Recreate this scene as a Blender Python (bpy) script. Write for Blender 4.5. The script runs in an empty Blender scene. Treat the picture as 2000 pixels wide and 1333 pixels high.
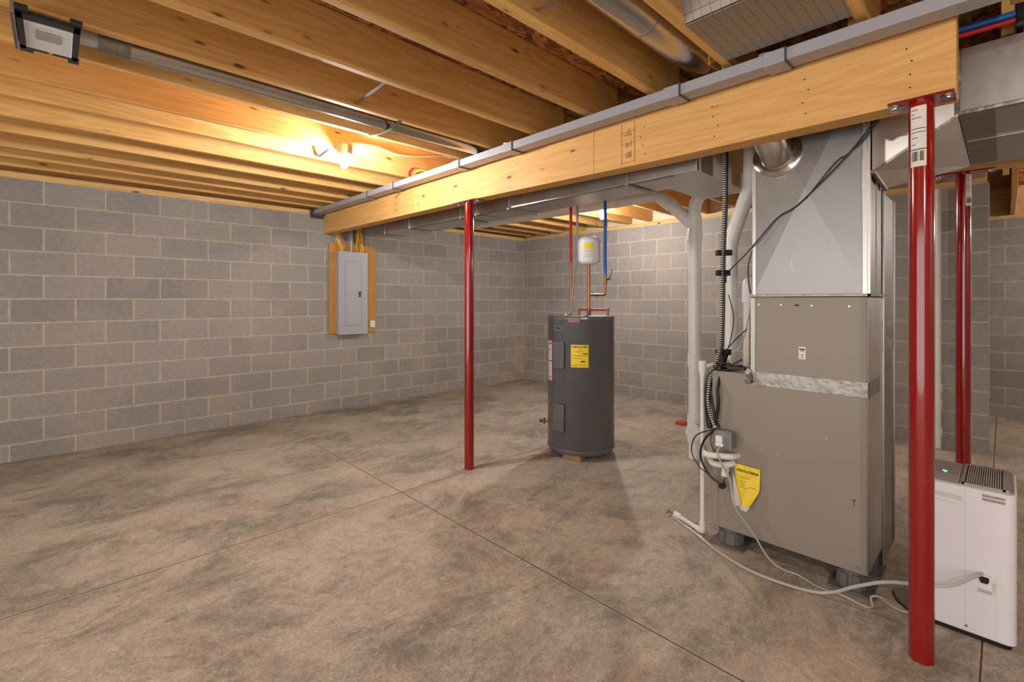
import bpy, bmesh, math, random
from mathutils import Vector, Matrix
R = random.Random(7)
scene = bpy.context.scene
col = scene.collection
PI = math.pi

# ------------------------------------------------------------------ materials
def srgb(r, g, b):
    f = lambda c: (c/12.92 if c <= .04045 else ((c+.055)/1.055)**2.4)
    return (f(r/255), f(g/255), f(b/255), 1)

class NT:
    def __init__(s, name):
        s.m = bpy.data.materials.new(name); s.m.use_nodes = True
        s.t = s.m.node_tree; s.t.nodes.clear()
        s.out = s.n('ShaderNodeOutputMaterial')
        s.b = s.n('ShaderNodeBsdfPrincipled')
        s.l(s.b.outputs[0], s.out.inputs[0])
    def n(s, typ, **kw):
        x = s.t.nodes.new(typ)
        for k, v in kw.items(): setattr(x, k, v)
        return x
    def l(s, a, b): s.t.links.new(a, b)
    def val(s, sock, v):
        if hasattr(v, 'is_output') or isinstance(v, bpy.types.NodeSocket): s.l(v, sock)
        else: sock.default_value = v
    def coord(s, scale=(1, 1, 1), rnd=0.0, loc=(0, 0, 0)):
        tc = s.n('ShaderNodeTexCoord'); mp = s.n('ShaderNodeMapping')
        mp.inputs['Scale'].default_value = scale; mp.inputs['Location'].default_value = loc
        src = tc.outputs['Object']
        if rnd:
            oi = s.n('ShaderNodeObjectInfo')
            a = s.n('ShaderNodeVectorMath', operation='MULTIPLY_ADD')
            cx = s.n('ShaderNodeCombineXYZ')
            for i in range(3): s.l(oi.outputs['Random'], cx.inputs[i])
            s.l(cx.outputs[0], a.inputs[0]); a.inputs[1].default_value = (rnd, rnd*.37, rnd*.61)
            s.l(src, a.inputs[2]); src = a.outputs[0]
        s.l(src, mp.inputs['Vector'])
        return mp.outputs[0]
    def noise(s, vec, scale, detail=4, rough=.55, dist=0):
        x = s.n('ShaderNodeTexNoise'); s.l(vec, x.inputs['Vector'])
        x.inputs['Scale'].default_value = scale; x.inputs['Detail'].default_value = detail
        x.inputs['Roughness'].default_value = rough; x.inputs['Distortion'].default_value = dist
        return x.outputs[0]
    def ramp(s, fac, stops):
        x = s.n('ShaderNodeValToRGB'); s.l(fac, x.inputs[0])
        e = x.color_ramp.elements
        while len(e) < len(stops): e.new(.5)
        for el, (p, c) in zip(e, stops):
            el.position = p; el.color = c if len(c) == 4 else (*c, 1)
        return x.outputs[0]
    def mix(s, fac, a, b, mode='MIX'):
        x = s.n('ShaderNodeMix', data_type='RGBA', blend_type=mode)
        s.val(x.inputs[0], fac); s.val(x.inputs[6], a); s.val(x.inputs[7], b)
        return x.outputs[2]
    def math(s, op, a, b=0.0, c=0.0):
        x = s.n('ShaderNodeMath', operation=op)
        s.val(x.inputs[0], a); s.val(x.inputs[1], b); s.val(x.inputs[2], c)
        return x.outputs[0]
    def bump(s, h, strength=.3, dist=.01):
        x = s.n('ShaderNodeBump'); x.inputs['Strength'].default_value = strength
        x.inputs['Distance'].default_value = dist; s.l(h, x.inputs['Height'])
        s.l(x.outputs[0], s.b.inputs['Normal'])
    def sep(s, vec):
        x = s.n('ShaderNodeSeparateXYZ'); s.l(vec, x.inputs[0]); return x.outputs

def plain(name, rgb, rough=.5, metal=0.0, noise=.06, spec=.5, coat=0.0, nscale=9):
    t = NT(name); c = srgb(*rgb)
    if noise:
        v = t.coord(rnd=5)
        n = t.noise(v, nscale, 5)
        lo = tuple(x*(1-noise*1.6) for x in c[:3]) + (1,); hi = tuple(min(1, x*(1+noise*1.4)) for x in c[:3]) + (1,)
        t.l(t.ramp(n, [(.3, lo), (.7, hi)]), t.b.inputs['Base Color'])
        t.l(t.math('MULTIPLY_ADD', n, .16, rough-.08), t.b.inputs['Roughness'])
    else:
        t.b.inputs['Base Color'].default_value = c; t.b.inputs['Roughness'].default_value = rough
    t.b.inputs['Metallic'].default_value = metal
    t.b.inputs['Specular IOR Level'].default_value = spec
    if coat:
        t.b.inputs['Coat Weight'].default_value = coat; t.b.inputs['Coat Roughness'].default_value = .06
    return t.m

def m_block(name, axis, off, tint=1.0, corner=False):
    t = NT(name)
    tc = t.n('ShaderNodeTexCoord'); o = t.sep(tc.outputs['Object'])
    cb = t.n('ShaderNodeCombineXYZ')
    wob = t.noise(tc.outputs['Object'], 9, 3)
    wb = t.math('MULTIPLY_ADD', wob, .006, -.003)
    t.l(t.math('ADD', t.math('ADD', o[axis], off), wb), cb.inputs[0])
    t.l(t.math('ADD', t.math('ADD', o[2], -2.377+12*.2032), wb), cb.inputs[1])
    br = t.n('ShaderNodeTexBrick'); t.l(cb.outputs[0], br.inputs['Vector'])
    br.offset = .5; br.offset_frequency = 2; br.squash = 1
    br.inputs['Scale'].default_value = 1; br.inputs['Mortar Size'].default_value = .0052
    br.inputs['Mortar Smooth'].default_value = .25; br.inputs['Bias'].default_value = 0
    br.inputs['Brick Width'].default_value = .4064; br.inputs['Row Height'].default_value = .2032
    br.inputs['Color1'].default_value = (0, 0, 0, 1); br.inputs['Color2'].default_value = (1, 1, 1, 1)
    br.inputs['Mortar'].default_value = (.5, .5, .5, 1)
    k = tint
    base = t.ramp(br.outputs['Color'], [(0, srgb(138*k, 134*k, 131*k)), (.5, srgb(147*k, 142*k, 138*k)), (1, srgb(156*k, 150*k, 145*k))])
    v = tc.outputs['Object']
    big = t.noise(v, 1.3, 4, .6)
    base = t.mix(t.ramp(big, [(.42, (0, 0, 0)), (.70, (.6, .6, .6))]), base, srgb(166*k, 157*k, 147*k))
    patch = t.noise(v, 3.1, 5, .65)
    base = t.mix(t.ramp(patch, [(.6, (0, 0, 0)), (.78, (.45, .45, .45))]), base, srgb(180*k, 166*k, 150*k))
    sp = t.noise(v, 150, 3, .7)
    base = t.mix(.9, base, t.ramp(sp, [(.3, (.38, .38, .38)), (.5, (.5, .5, .5)), (.72, (.68, .68, .68))]), 'OVERLAY')
    mid = t.noise(v, 26, 6, .75)
    base = t.mix(.7, base, t.ramp(mid, [(.3, (.40, .40, .40)), (.5, (.5, .5, .5)), (.7, (.60, .60, .60))]), 'OVERLAY')
    # pale lime bloom that clings to the joints
    br2 = t.n('ShaderNodeTexBrick'); t.l(cb.outputs[0], br2.inputs['Vector'])
    br2.offset = .5; br2.offset_frequency = 2; br2.squash = 1
    for nm_, vv_ in (('Scale', 1), ('Mortar Size', .02), ('Mortar Smooth', 1.0), ('Brick Width', .4064), ('Row Height', .2032)): br2.inputs[nm_].default_value = vv_
    bl = t.math('MULTIPLY', br2.outputs['Fac'], t.ramp(t.noise(v, 7, 6, .7), [(.46, (0, 0, 0)), (.64, (.6, .6, .6))]))
    base = t.mix(bl, base, srgb(188, 178, 164))
    if corner:
        cm = t.math('MULTIPLY', t.ramp(t.math('MULTIPLY_ADD', o[0], 1.0, t.math('MULTIPLY_ADD', o[2], -.8, 1.0)), [(.05, (0, 0, 0)), (.75, (1, 1, 1))]), t.ramp(t.noise(v, 4, 5, .6), [(.34, (0, 0, 0)), (.55, (.8, .8, .8))]))
        base = t.mix(cm, base, srgb(196, 172, 138))
    sp2 = t.noise(v, 60, 2, .5)
    base = t.mix(t.ramp(sp2, [(.70, (0, 0, 0)), (.78, (.35, .35, .35))]), base, srgb(215, 208, 200))
    mn = t.noise(v, 40, 4)
    mort = t.ramp(mn, [(.3, srgb(176, 162, 140)), (.7, srgb(204, 190, 166))])
    c = t.mix(br.outputs['Fac'], base, mort)
    t.l(c, t.b.inputs['Base Color'])
    t.b.inputs['Roughness'].default_value = .9; t.b.inputs['Specular IOR Level'].default_value = .2
    h = t.math('ADD', t.math('MULTIPLY', br.outputs['Fac'], -.6), t.math('MULTIPLY', sp, .5))
    t.bump(h, .35, .006)
    return t.m

def m_concrete():
    t = NT('concrete_slab')
    tc = t.n('ShaderNodeTexCoord'); v = tc.outputs['Object']; o = t.sep(v)
    n1 = t.noise(v, .75, 6, .62, .6)
    c = t.ramp(n1, [(.30, srgb(160, 152, 138)), (.45, srgb(182, 172, 156)), (.58, srgb(194, 183, 166)), (.75, srgb(196, 184, 166))])
    mp = t.n('ShaderNodeMapping'); mp.inputs['Scale'].default_value = (1, 1.5, 1); mp.inputs['Rotation'].default_value = (0, 0, .5)
    t.l(v, mp.inputs[0])
    n2 = t.noise(mp.outputs[0], 1.35, 12, .80, .4)
    c = t.mix(t.ramp(n2, [(.46, (0, 0, 0)), (.58, (.6, .6, .6)), (.70, (.9, .9, .9))]), c, srgb(112, 108, 101))
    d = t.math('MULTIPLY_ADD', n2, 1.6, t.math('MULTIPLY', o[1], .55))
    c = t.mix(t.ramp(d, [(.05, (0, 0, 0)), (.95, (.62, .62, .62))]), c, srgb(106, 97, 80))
    n3 = t.noise(v, 3.1, 10, .8)
    c = t.mix(t.ramp(n3, [(.52, (0, 0, 0)), (.66, (.6, .6, .6))]), c, srgb(210, 199, 182))
    n7 = t.noise(v, 2.2, 6, .7, 1.0)
    c = t.mix(t.ramp(n7, [(.52, (0, 0, 0)), (.72, (.35, .35, .35))]), c, srgb(188, 164, 144))
    n4 = t.noise(v, 22, 10, .85, 1.6)
    c = t.mix(.85, c, t.ramp(n4, [(.34, (.30, .30, .30)), (.5, (.5, .5, .5)), (.66, (.70, .70, .70))]), 'OVERLAY')
    n6 = t.noise(v, 110, 4, .8)
    c = t.mix(.8, c, t.ramp(n6, [(.32, (.34, .34, .34)), (.68, (.66, .66, .66))]), 'OVERLAY')
    # pale hairline scratches : thin iso-lines of warped noise
    sc = t.noise(v, 5.5, 2, .4, 2.2)
    ln = t.math('ABSOLUTE', t.math('SUBTRACT', sc, .5))
    msk = t.math('MULTIPLY', t.ramp(ln, [(.0, (1, 1, 1)), (.012, (0, 0, 0))]), t.ramp(t.noise(v, 1.1, 3), [(.45, (0, 0, 0)), (.6, (.55, .55, .55))]))
    c = t.mix(msk, c, srgb(222, 208, 190))
    # sawn control joints
    wob = t.math('MULTIPLY_ADD', t.noise(v, 30, 2), .003, -.0015)
    def line(ax, p, w, lo=None):
        return t.math('ABSOLUTE', t.math('ADD', t.math('SUBTRACT', o[ax], p), wob))
    ds = [line(0, -4.09, 0), line(0, -1.95, 0), line(1, -2.808, 0), line(1, -5.686, 0)]
    dm = ds[0]
    for q in ds[1:]: dm = t.math('MINIMUM', dm, q)
    c = t.mix(t.ramp(t.math('MULTIPLY', dm, 10), [(.05, (.4, .4, .4)), (.16, (0, 0, 0))]), c, srgb(205, 184, 160))
    c = t.mix(t.ramp(t.math('MULTIPLY', dm, 100), [(.22, (1, 1, 1)), (.40, (0, 0, 0))]), c, srgb(70, 58, 46))
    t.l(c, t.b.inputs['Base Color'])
    t.l(t.ramp(n4, [(.3, (.48, .48, .48)), (.7, (.66, .66, .66))]), t.b.inputs['Roughness'])
    t.b.inputs['Specular IOR Level'].default_value = .4
    t.bump(t.math('ADD', t.math('MULTIPLY', n4, .4), t.math('MULTIPLY', t.ramp(t.math('MULTIPLY', dm, 100), [(.2, (0, 0, 0)), (.4, (1, 1, 1))]), 1.0)), .12, .01)
    return t.m

def m_wood(name, axis=0, light=(228, 184, 118), dark=(206, 152, 82), rnd=40, knots=True, rough=.62):
    t = NT(name)
    def sc(a, b):
        s = [b, b, b]; s[axis] = a; return tuple(s)
    v1 = t.coord(sc(.55, 9), rnd)
    warp = t.noise(v1, 1.0, 3, .5, .8)
    rings = t.math('FRACT', t.math('MULTIPLY', warp, 9))
    rg = t.math('ABSOLUTE', t.math('SUBTRACT', rings, .5))
    v2 = t.coord(sc(3, 190), rnd)
    fine = t.noise(v2, 1.0, 3, .6)
    g = t.math('MULTIPLY_ADD', rg, .75, t.math('MULTIPLY', fine, .62))
    c = t.ramp(g, [(.2, srgb(*dark)), (.48, srgb(*[(a+b)/2 for a, b in zip(light, dark)])), (.8, srgb(*light))])
    oi = t.n('ShaderNodeObjectInfo')
    tv = t.math('MULTIPLY_ADD', oi.outputs['Random'], .30, .84)
    hs = t.n('ShaderNodeHueSaturation'); t.l(c, hs.inputs['Color']); t.l(tv, hs.inputs['Value'])
    c = hs.outputs[0]
    big = t.noise(t.coord(sc(.8, 5), rnd), 1.0, 3)
    c = t.mix(t.ramp(big, [(.45, (0, 0, 0)), (.75, (.35, .35, .35))]), c, srgb(*[x*.9 for x in dark]))
    if knots:
        vo = t.n('ShaderNodeTexVoronoi'); vo.feature = 'F1'
        vk = t.coord(sc(2.6, 7.5), rnd)
        vw = t.n('ShaderNodeVectorMath', operation='ADD'); t.l(vk, vw.inputs[0])
        nw = t.n('ShaderNodeTexNoise'); t.l(vk, nw.inputs[0]); nw.inputs['Scale'].default_value = 3
        sb = t.n('ShaderNodeVectorMath', operation='SCALE'); t.l(nw.outputs['Color'], sb.inputs[0]); sb.inputs[3].default_value = .12
        t.l(sb.outputs[0], vw.inputs[1])
        t.l(vw.outputs[0], vo.inputs['Vector']); vo.inputs['Scale'].default_value = 1.1
        k = t.ramp(vo.outputs['Distance'], [(.05, (1, 1, 1)), (.075, (.55, .55, .55)), (.10, (.1, .1, .1)), (.16, (0, 0, 0))])
        c = t.mix(k, c, srgb(112, 62, 26))
        v3 = t.n('ShaderNodeTexVoronoi'); v3.feature = 'F1'; t.l(t.coord(sc(4.2, 15), rnd*1.7), v3.inputs['Vector']); v3.inputs['Scale'].default_value = .8
        c = t.mix(t.ramp(v3.outputs['Distance'], [(.03, (.85, .85, .85)), (.06, (.4, .4, .4)), (.11, (0, 0, 0))]), c, srgb(128, 74, 34))
    t.l(c, t.b.inputs['Base Color'])
    t.b.inputs['Roughness'].default_value = rough; t.b.inputs['Specular IOR Level'].default_value = .35
    t.bump(g, .08, .004)
    return t.m

def m_osb():
    t = NT('oriented_strand_board')
    v = t.coord((1, 1, 1)); vo = t.n('ShaderNodeTexVoronoi')
    mp = t.n('ShaderNodeMapping'); mp.inputs['Scale'].default_value = (14, 45, 1); t.l(v, mp.inputs[0])
    ad = t.n('ShaderNodeVectorMath', operation='ADD'); t.l(mp.outputs[0], ad.inputs[0])
    nz = t.n('ShaderNodeTexNoise'); t.l(v, nz.inputs[0]); nz.inputs['Scale'].default_value = 8
    s = t.n('ShaderNodeVectorMath', operation='SCALE'); t.l(nz.outputs['Color'], s.inputs[0]); s.inputs[3].default_value = 5
    t.l(s.outputs[0], ad.inputs[1]); t.l(ad.outputs[0], vo.inputs['Vector']); vo.inputs['Scale'].default_value = 1
    c = t.ramp(t.sep(vo.outputs['Color'])[0], [(0, srgb(104, 60, 28)), (.4, srgb(150, 94, 44)), (.8, srgb(182, 124, 66)), (1, srgb(200, 146, 84))])
    c = t.mix(.5, c, t.ramp(t.noise(v, 30, 4), [(.3, (.38, .38, .38)), (.7, (.58, .58, .58))]), 'OVERLAY')
    t.l(c, t.b.inputs['Base Color']); t.b.inputs['Roughness'].default_value = .75
    return t.m

def m_galv(name, rgb=(190, 188, 184), rough=.30, streak=(1, 1, 1), bump=.006):
    t = NT(name)
    v = t.coord(streak, 9)
    vo = t.n('ShaderNodeTexVoronoi'); t.l(v, vo.inputs['Vector']); vo.inputs['Scale'].default_value = 55
    sp = t.sep(vo.outputs['Color'])[0]
    n = t.noise(v, 4, 6, .65, .4)
    c0 = srgb(*rgb)
    c = t.ramp(n, [(.3, tuple(x*.82 for x in c0[:3])), (.7, c0)])
    c = t.mix(.06, c, t.ramp(sp, [(0, (.42, .42, .42)), (1, (.58, .58, .58))]), 'OVERLAY')
    sm = t.noise(t.coord((18, 18, 2.2), 9), 1.0, 5, .7, .6)
    c = t.mix(t.ramp(sm, [(.62, (0, 0, 0)), (.75, (.25, .25, .25))]), c, srgb(226, 224, 222))
    t.l(c, t.b.inputs['Base Color']); t.b.inputs['Metallic'].default_value = 1
    r = t.math('MULTIPLY_ADD', n, .14, rough-.07)
    t.l(t.math('MULTIPLY_ADD', sp, .015, r), t.b.inputs['Roughness'])
    t.bump(t.noise(v, 2.2, 3), bump, .05)
    return t.m

def m_foilgrid():
    t = NT('foil_faced_panel')
    tc = t.n('ShaderNodeTexCoord'); o = t.sep(tc.outputs['Object'])
    def g(ax, p):
        f = t.math('FRACT', t.math('MULTIPLY', o[ax], 1/p)); return t.math('ABSOLUTE', t.math('SUBTRACT', f, .5))
    m = t.math('MINIMUM', g(0, .028), g(1, .036))
    c = t.ramp(m, [(0, srgb(84, 76, 68)), (.045, srgb(152, 144, 134))])
    n = t.noise(tc.outputs['Object'], 14, 5)
    c = t.mix(t.ramp(n, [(.55, (0, 0, 0)), (.8, (.35, .35, .35))]), c, srgb(140, 120, 98))
    t.l(c, t.b.inputs['Base Color']); t.b.inputs['Metallic'].default_value = .55; t.b.inputs['Roughness'].default_value = .45
    t.bump(m, .1, .004)
    return t.m

def m_emit(name, rgb, strength):
    t = NT(name); t.b.inputs['Base Color'].default_value = (1, 1, 1, 1)
    t.b.inputs['Emission Color'].default_value = srgb(*rgb); t.b.inputs['Emission Strength'].default_value = strength
    return t.m

def m_clear(name, rgb, alpha_rough=.15, trans=.7):
    t = NT(name); t.b.inputs['Base Color'].default_value = srgb(*rgb)
    t.b.inputs['Transmission Weight'].default_value = trans; t.b.inputs['Roughness'].default_value = alpha_rough
    t.b.inputs['IOR'].default_value = 1.35
    return t.m

BULB = 1120.0
M = dict(
    block_a=m_block('concrete_block_back', 0, .2224, 1.0, True), block_b=m_block('concrete_block_side', 1, 1.886),
    block_c=m_block('concrete_block_far', 1, 1.69),
    floor=m_concrete(), joist=m_wood('pine_joist', 0), beam=m_wood('pine_beam', 1, (220, 172, 106), (204, 150, 86)),
    plate_x=m_wood('pine_plate', 0, (224, 190, 130), (196, 150, 86), 11), plate_y=m_wood('pine_plate_side', 1, (226, 196, 140), (200, 158, 96), 11),
    board=m_wood('plywood_board', 2, (222, 168, 92), (196, 134, 58), 3), block_wood=m_wood('timber_block', 0, (186, 146, 100), (150, 108, 66), 3, False),
    osb=m_osb(), galv=m_galv('galvanised_steel', (150, 148, 145), .40), galv_dull=m_galv('galvanised_steel_dull', (176, 172, 166), .42),
    duct=m_galv('duct_steel', (206, 203, 199), .36), pipe_steel=m_galv('round_duct_steel', (205, 203, 198), .22, (1, 3, 3)),
    foil_tape=m_galv('foil_tape', (158, 153, 148), .44, (4, 4, 4), .3), foil=m_foilgrid(),
    conduit=plain('grey_coated_tube', (158, 156, 162), .36, 0, .03, .5), conduit_dark=plain('dark_grey_plastic', (66, 66, 70), .45),
    red=plain('red_enamel', (138, 3, 3), .16, 0, .05, .5, .7), white_pvc=plain('white_plastic_pipe', (224, 220, 214), .35, 0, .03),
    clear_wrap=m_clear('clear_plastic_wrap', (236, 236, 240), .25, .45), purple=plain('primer_stain', (176, 168, 184), .4),
    tank=plain('charcoal_enamel', (88, 87, 90), .33, 0, .05, .5), tank_cover=plain('charcoal_cover', (94, 93, 96), .36, 0, .03),
    ahu=plain('taupe_cabinet_paint', (140, 131, 119), .40, 0, .02, .5, 0, 3), black=plain('black_plastic', (16, 16, 17), .4),
    black_metal=plain('black_metal_flange', (26, 25, 27), .35), panel_grey=plain('grey_panel_enamel', (165, 166, 172), .38, 0, .02),
    white=plain('white_plastic', (226, 225, 230), .4, 0, .012), offwhite=plain('fan_grille_plastic', (205, 200, 196), .45, 0, .03),
    grey_top=plain('grey_plastic_top', (172, 170, 170), .4), slot=plain('dark_recess', (14, 13, 13), .7),
    grey_mark=plain('grey_print', (110, 106, 104), .6), mark=plain('black_print', (32, 28, 24), .6),
    stampink=plain('ink_stamp', (120, 92, 60), .7), paper=plain('white_paper', (222, 214, 206), .6, 0, .03),
    yellow=plain('yellow_label_paper', (240, 208, 12), .45, 0, .03), copper=plain('copper_pipe', (176, 110, 72), .3, 1.0, .12),
    brass=plain('aged_brass', (150, 112, 62), .35, 1.0, .12), blue_pex=plain('blue_plastic_pipe', (30, 104, 196), .35), red_pex=plain('red_plastic_pipe', (196, 30, 30), .35),
    yellow_cable=plain('yellow_cable', (222, 180, 30), .45), white_cable=plain('white_cable', (226, 214, 190), .5), grey_cable=plain('grey_flexible_cord', (176, 172, 168), .4),
    clear_hose=m_clear('clear_vinyl_hose', (226, 224, 222), .12, .55), grey_box=plain('grey_box', (128, 130, 132), .4),
    orange=plain('orange_red_plastic', (206, 74, 44), .45), pad=plain('grey_plastic_pad', (104, 100, 98), .5),
    armour=plain('flexible_armour', (206, 204, 200), .35, .4), porcelain=plain('white_porcelain', (240, 236, 230), .3),
    bulb=m_emit('glowing_bulb', (251, 248, 246), BULB), led=m_emit('green_indicator', (60, 255, 90), 3.0),
    primer=plain('bare_steel', (170, 168, 165), .35, 1.0), foam=plain('pink_grey_pad', (150, 118, 112), .7),
    slat=plain('pale_grey_slat', (190, 187, 184), .4),
    dark_void=plain('dark_cavity_sheet', (24, 26, 34), .8), pinkboard=plain('pale_board', (224, 206, 178), .8),
)

# ------------------------------------------------------------------ mesh helper
class MB:
    def __init__(s): s.v = []; s.f = []; s.mi = []; s.mats = []; s.cur = 0
    def mat(s, m):
        if m not in s.mats: s.mats.append(m)
        s.cur = s.mats.index(m); return s
    def add(s, vs, fs):
        o = len(s.v); s.v += [tuple(p) for p in vs]
        for f in fs: s.f.append([i+o for i in f]); s.mi.append(s.cur)
        return s
    def box(s, x0, x1, y0, y1, z0, z1):
        return s.hexa([(x0, y0, z0), (x1, y0, z0), (x1, y1, z0), (x0, y1, z0), (x0, y0, z1), (x1, y0, z1), (x1, y1, z1), (x0, y1, z1)])
    def hexa(s, p):
        return s.add(p, [(3, 2, 1, 0), (4, 5, 6, 7), (0, 1, 5, 4), (1, 2, 6, 5), (2, 3, 7, 6), (3, 0, 4, 7)])
    def obox(s, c, size, mtx):
        hx, hy, hz = [q/2 for q in size]
        pts = [Vector(c) + mtx @ Vector(q) for q in ((-hx, -hy, -hz), (hx, -hy, -hz), (hx, hy, -hz), (-hx, hy, -hz), (-hx, -hy, hz), (hx, -hy, hz), (hx, hy, hz), (-hx, hy, hz))]
        return s.hexa(pts)
    def bar(s, a, b, w, h, up=(0, 0, 1)):
        a, b = Vector(a), Vector(b); d = (b-a); L = d.length; d.normalize()
        u = Vector(up); x = d.cross(u)
        if x.length < 1e-4: x = d.cross(Vector((1, 0, 0)))
        x.normalize(); u = x.cross(d)
        return s.obox((a+b)/2, (w, L, h), Matrix((x, d, u)).transposed())
    def prism(s, poly, ex):
        ex = Vector(ex); n = len(poly)
        a = [Vector(p) for p in poly]; b = [p+ex for p in a]
        fs = [tuple(range(n-1, -1, -1)), tuple(range(n, 2*n))] + [(i, (i+1) % n, n+(i+1) % n, n+i) for i in range(n)]
        nrm = (a[1]-a[0]).cross(a[2]-a[0])
        if nrm.dot(ex) < 0: fs = [tuple(reversed(f)) for f in fs]
        return s.add(a+b, fs)
    def rbox(s, x0, x1, y0, y1, z0, z1, r=.02, seg=5, ax=2):
        # box with four rounded edges along axis ax
        lo = (x0, y0, z0); hi = (x1, y1, z1); i, j = [k for k in range(3) if k != ax]
        pts = []
        for (cx, cy, a0) in ((hi[i]-r, hi[j]-r, 0), (lo[i]+r, hi[j]-r, PI/2), (lo[i]+r, lo[j]+r, PI), (hi[i]-r, lo[j]+r, 1.5*PI)):
            for k in range(seg+1):
                a = a0 + k/seg*PI/2; p = [0, 0, 0]; p[i] = cx+r*math.cos(a); p[j] = cy+r*math.sin(a); p[ax] = lo[ax]; pts.append(p)
        ex = [0, 0, 0]; ex[ax] = hi[ax]-lo[ax]
        return s.prism(pts, ex)
    def cyl(s, a, b, r, r2=None, seg=20, caps=True):
        return s.tube([a, b], r, seg, r2=r2, caps=caps)
    def tube(s, pts, r, seg=10, r2=None, caps=True, radii=None):
        pts = [Vector(p) for p in pts]; n = len(pts)
        t0 = (pts[1]-pts[0]).normalized()
        ref = Vector((0, 0, 1)) if abs(t0.z) < .9 else Vector((1, 0, 0))
        x = t0.cross(ref).normalized(); rows = []
        prev = t0
        for i, p in enumerate(pts):
            if i == 0: t = t0
            elif i == n-1: t = (pts[-1]-pts[-2]).normalized()
            else: t = ((pts[i+1]-p).normalized() + (p-pts[i-1]).normalized()).normalized()
            q = prev.rotation_difference(t); x = q @ x; prev = t
            y = t.cross(x)
            rr = radii[i] if radii else (r if r2 is None else r+(r2-r)*i/(n-1))
            rows.append([p + (x*math.cos(2*PI*k/seg) + y*math.sin(2*PI*k/seg))*rr for k in range(seg)])
        vs = [q for row in rows for q in row]; fs = []
        for i in range(n-1):
            for k in range(seg):
                k2 = (k+1) % seg
                fs.append((i*seg+k, i*seg+k2, (i+1)*seg+k2, (i+1)*seg+k))
        if caps: fs += [tuple(range(seg-1, -1, -1)), tuple(range((n-1)*seg, n*seg))]
        return s.add(vs, fs)
    def lathe(s, c, prof, seg=40):
        # prof: list of (r, z) bottom to top, about vertical axis at c
        vs = []; fs = []
        for r, z in prof:
            for k in range(seg):
                a = 2*PI*k/seg; vs.append((c[0]+r*math.cos(a), c[1]+r*math.sin(a), c[2]+z))
        n = len(prof)
        for i in range(n-1):
            for k in range(seg):
                k2 = (k+1) % seg; fs.append((i*seg+k, i*seg+k2, (i+1)*seg+k2, (i+1)*seg+k))
        fs += [tuple(range(seg-1, -1, -1)), tuple(range((n-1)*seg, n*seg))]
        return s.add(vs, fs)
    def cylpatch(s, c, r, th, a0, a1, z0, z1, n=10):
        pts = []
        for k in range(n+1):
            a = a0+(a1-a0)*k/n; pts.append((c[0]+r*math.cos(a), c[1]+r*math.sin(a), z0))
        for k in range(n, -1, -1):
            a = a0+(a1-a0)*k/n; pts.append((c[0]+(r+th)*math.cos(a), c[1]+(r+th)*math.sin(a), z0))
        # quads, so the strip stays clean
        h = z1-z0; m = n+1
        lo_i = pts[:m]; lo_o = list(reversed(pts[m:]))
        vs = lo_i + lo_o + [(x, y, z+h) for x, y, z in lo_i] + [(x, y, z+h) for x, y, z in lo_o]
        I, O, IT, OT = 0, m, 2*m, 3*m; fs = []
        for k in range(n):
            fs += [(O+k, O+k+1, OT+k+1, OT+k), (I+k+1, I+k, IT+k, IT+k+1), (IT+k, OT+k, OT+k+1, IT+k+1), (I+k, I+k+1, O+k+1, O+k)]
        fs += [(I, O, OT, IT), (O+n, I+n, IT+n, OT+n)]
        return s.add(vs, fs)
    def text(s, body, size, fn, align='CENTER'):
        cu = bpy.data.curves.new('tmp_font', 'FONT'); cu.body = body; cu.size = size
        cu.offset = size*.035; cu.align_x = align; cu.align_y = 'CENTER'; cu.resolution_u = 2
        ob = bpy.data.objects.new('tmp_font', cu); col.objects.link(ob)
        bpy.context.view_layer.update()
        me = bpy.data.meshes.new_from_object(ob.evaluated_get(bpy.context.evaluated_depsgraph_get()))
        s.add([fn(v.co.x, v.co.y) for v in me.vertices], [tuple(p.vertices) for p in me.polygons])
        bpy.data.objects.remove(ob); bpy.data.curves.remove(cu); bpy.data.meshes.remove(me)
        return s
    def build(s, name, m=None, parent=None, bevel=0, smooth=35, origin=None):
        if m is not None and not s.mats: s.mats = [m]
        if parent is not None:
            W = Vector((0, 0, 0)); p = parent
            while p: W = W + p.location; p = p.parent
        else:
            if origin is None:
                xs = list(zip(*s.v)); origin = ((min(xs[0])+max(xs[0]))/2, (min(xs[1])+max(xs[1]))/2, min(xs[2]))
            W = Vector(origin)
        me = bpy.data.meshes.new(name)
        me.from_pydata([tuple(Vector(p)-W) for p in s.v], [], s.f)
        for mm in s.mats: me.materials.append(mm)
        if len(s.mats) > 1: me.polygons.foreach_set('material_index', s.mi)
        me.validate(); me.update()
        if smooth:
            me.polygons.foreach_set('use_smooth', [True]*len(me.polygons))
            me.set_sharp_from_angle(angle=math.radians(smooth))
        ob = bpy.data.objects.new(name, me); col.objects.link(ob)
        if parent is not None: ob.parent = parent
        else: ob.location = W
        if bevel:
            bv = ob.modifiers.new('edge', 'BEVEL'); bv.width = bevel; bv.segments = 2; bv.limit_method = 'ANGLE'; bv.angle_limit = math.radians(50)
        return ob

def smoothpath(pts, n=6):
    P = [Vector(p) for p in pts]; out = []
    for i in range(len(P)-1):
        p0 = P[max(i-1, 0)]; p1 = P[i]; p2 = P[i+1]; p3 = P[min(i+2, len(P)-1)]
        for k in range(n):
            t = k/n
            out.append(.5*((2*p1) + (p2-p0)*t + (2*p0-5*p1+4*p2-p3)*t*t + (3*p1-p0-3*p2+p3)*t**3))
    out.append(P[-1]); return out

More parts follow.
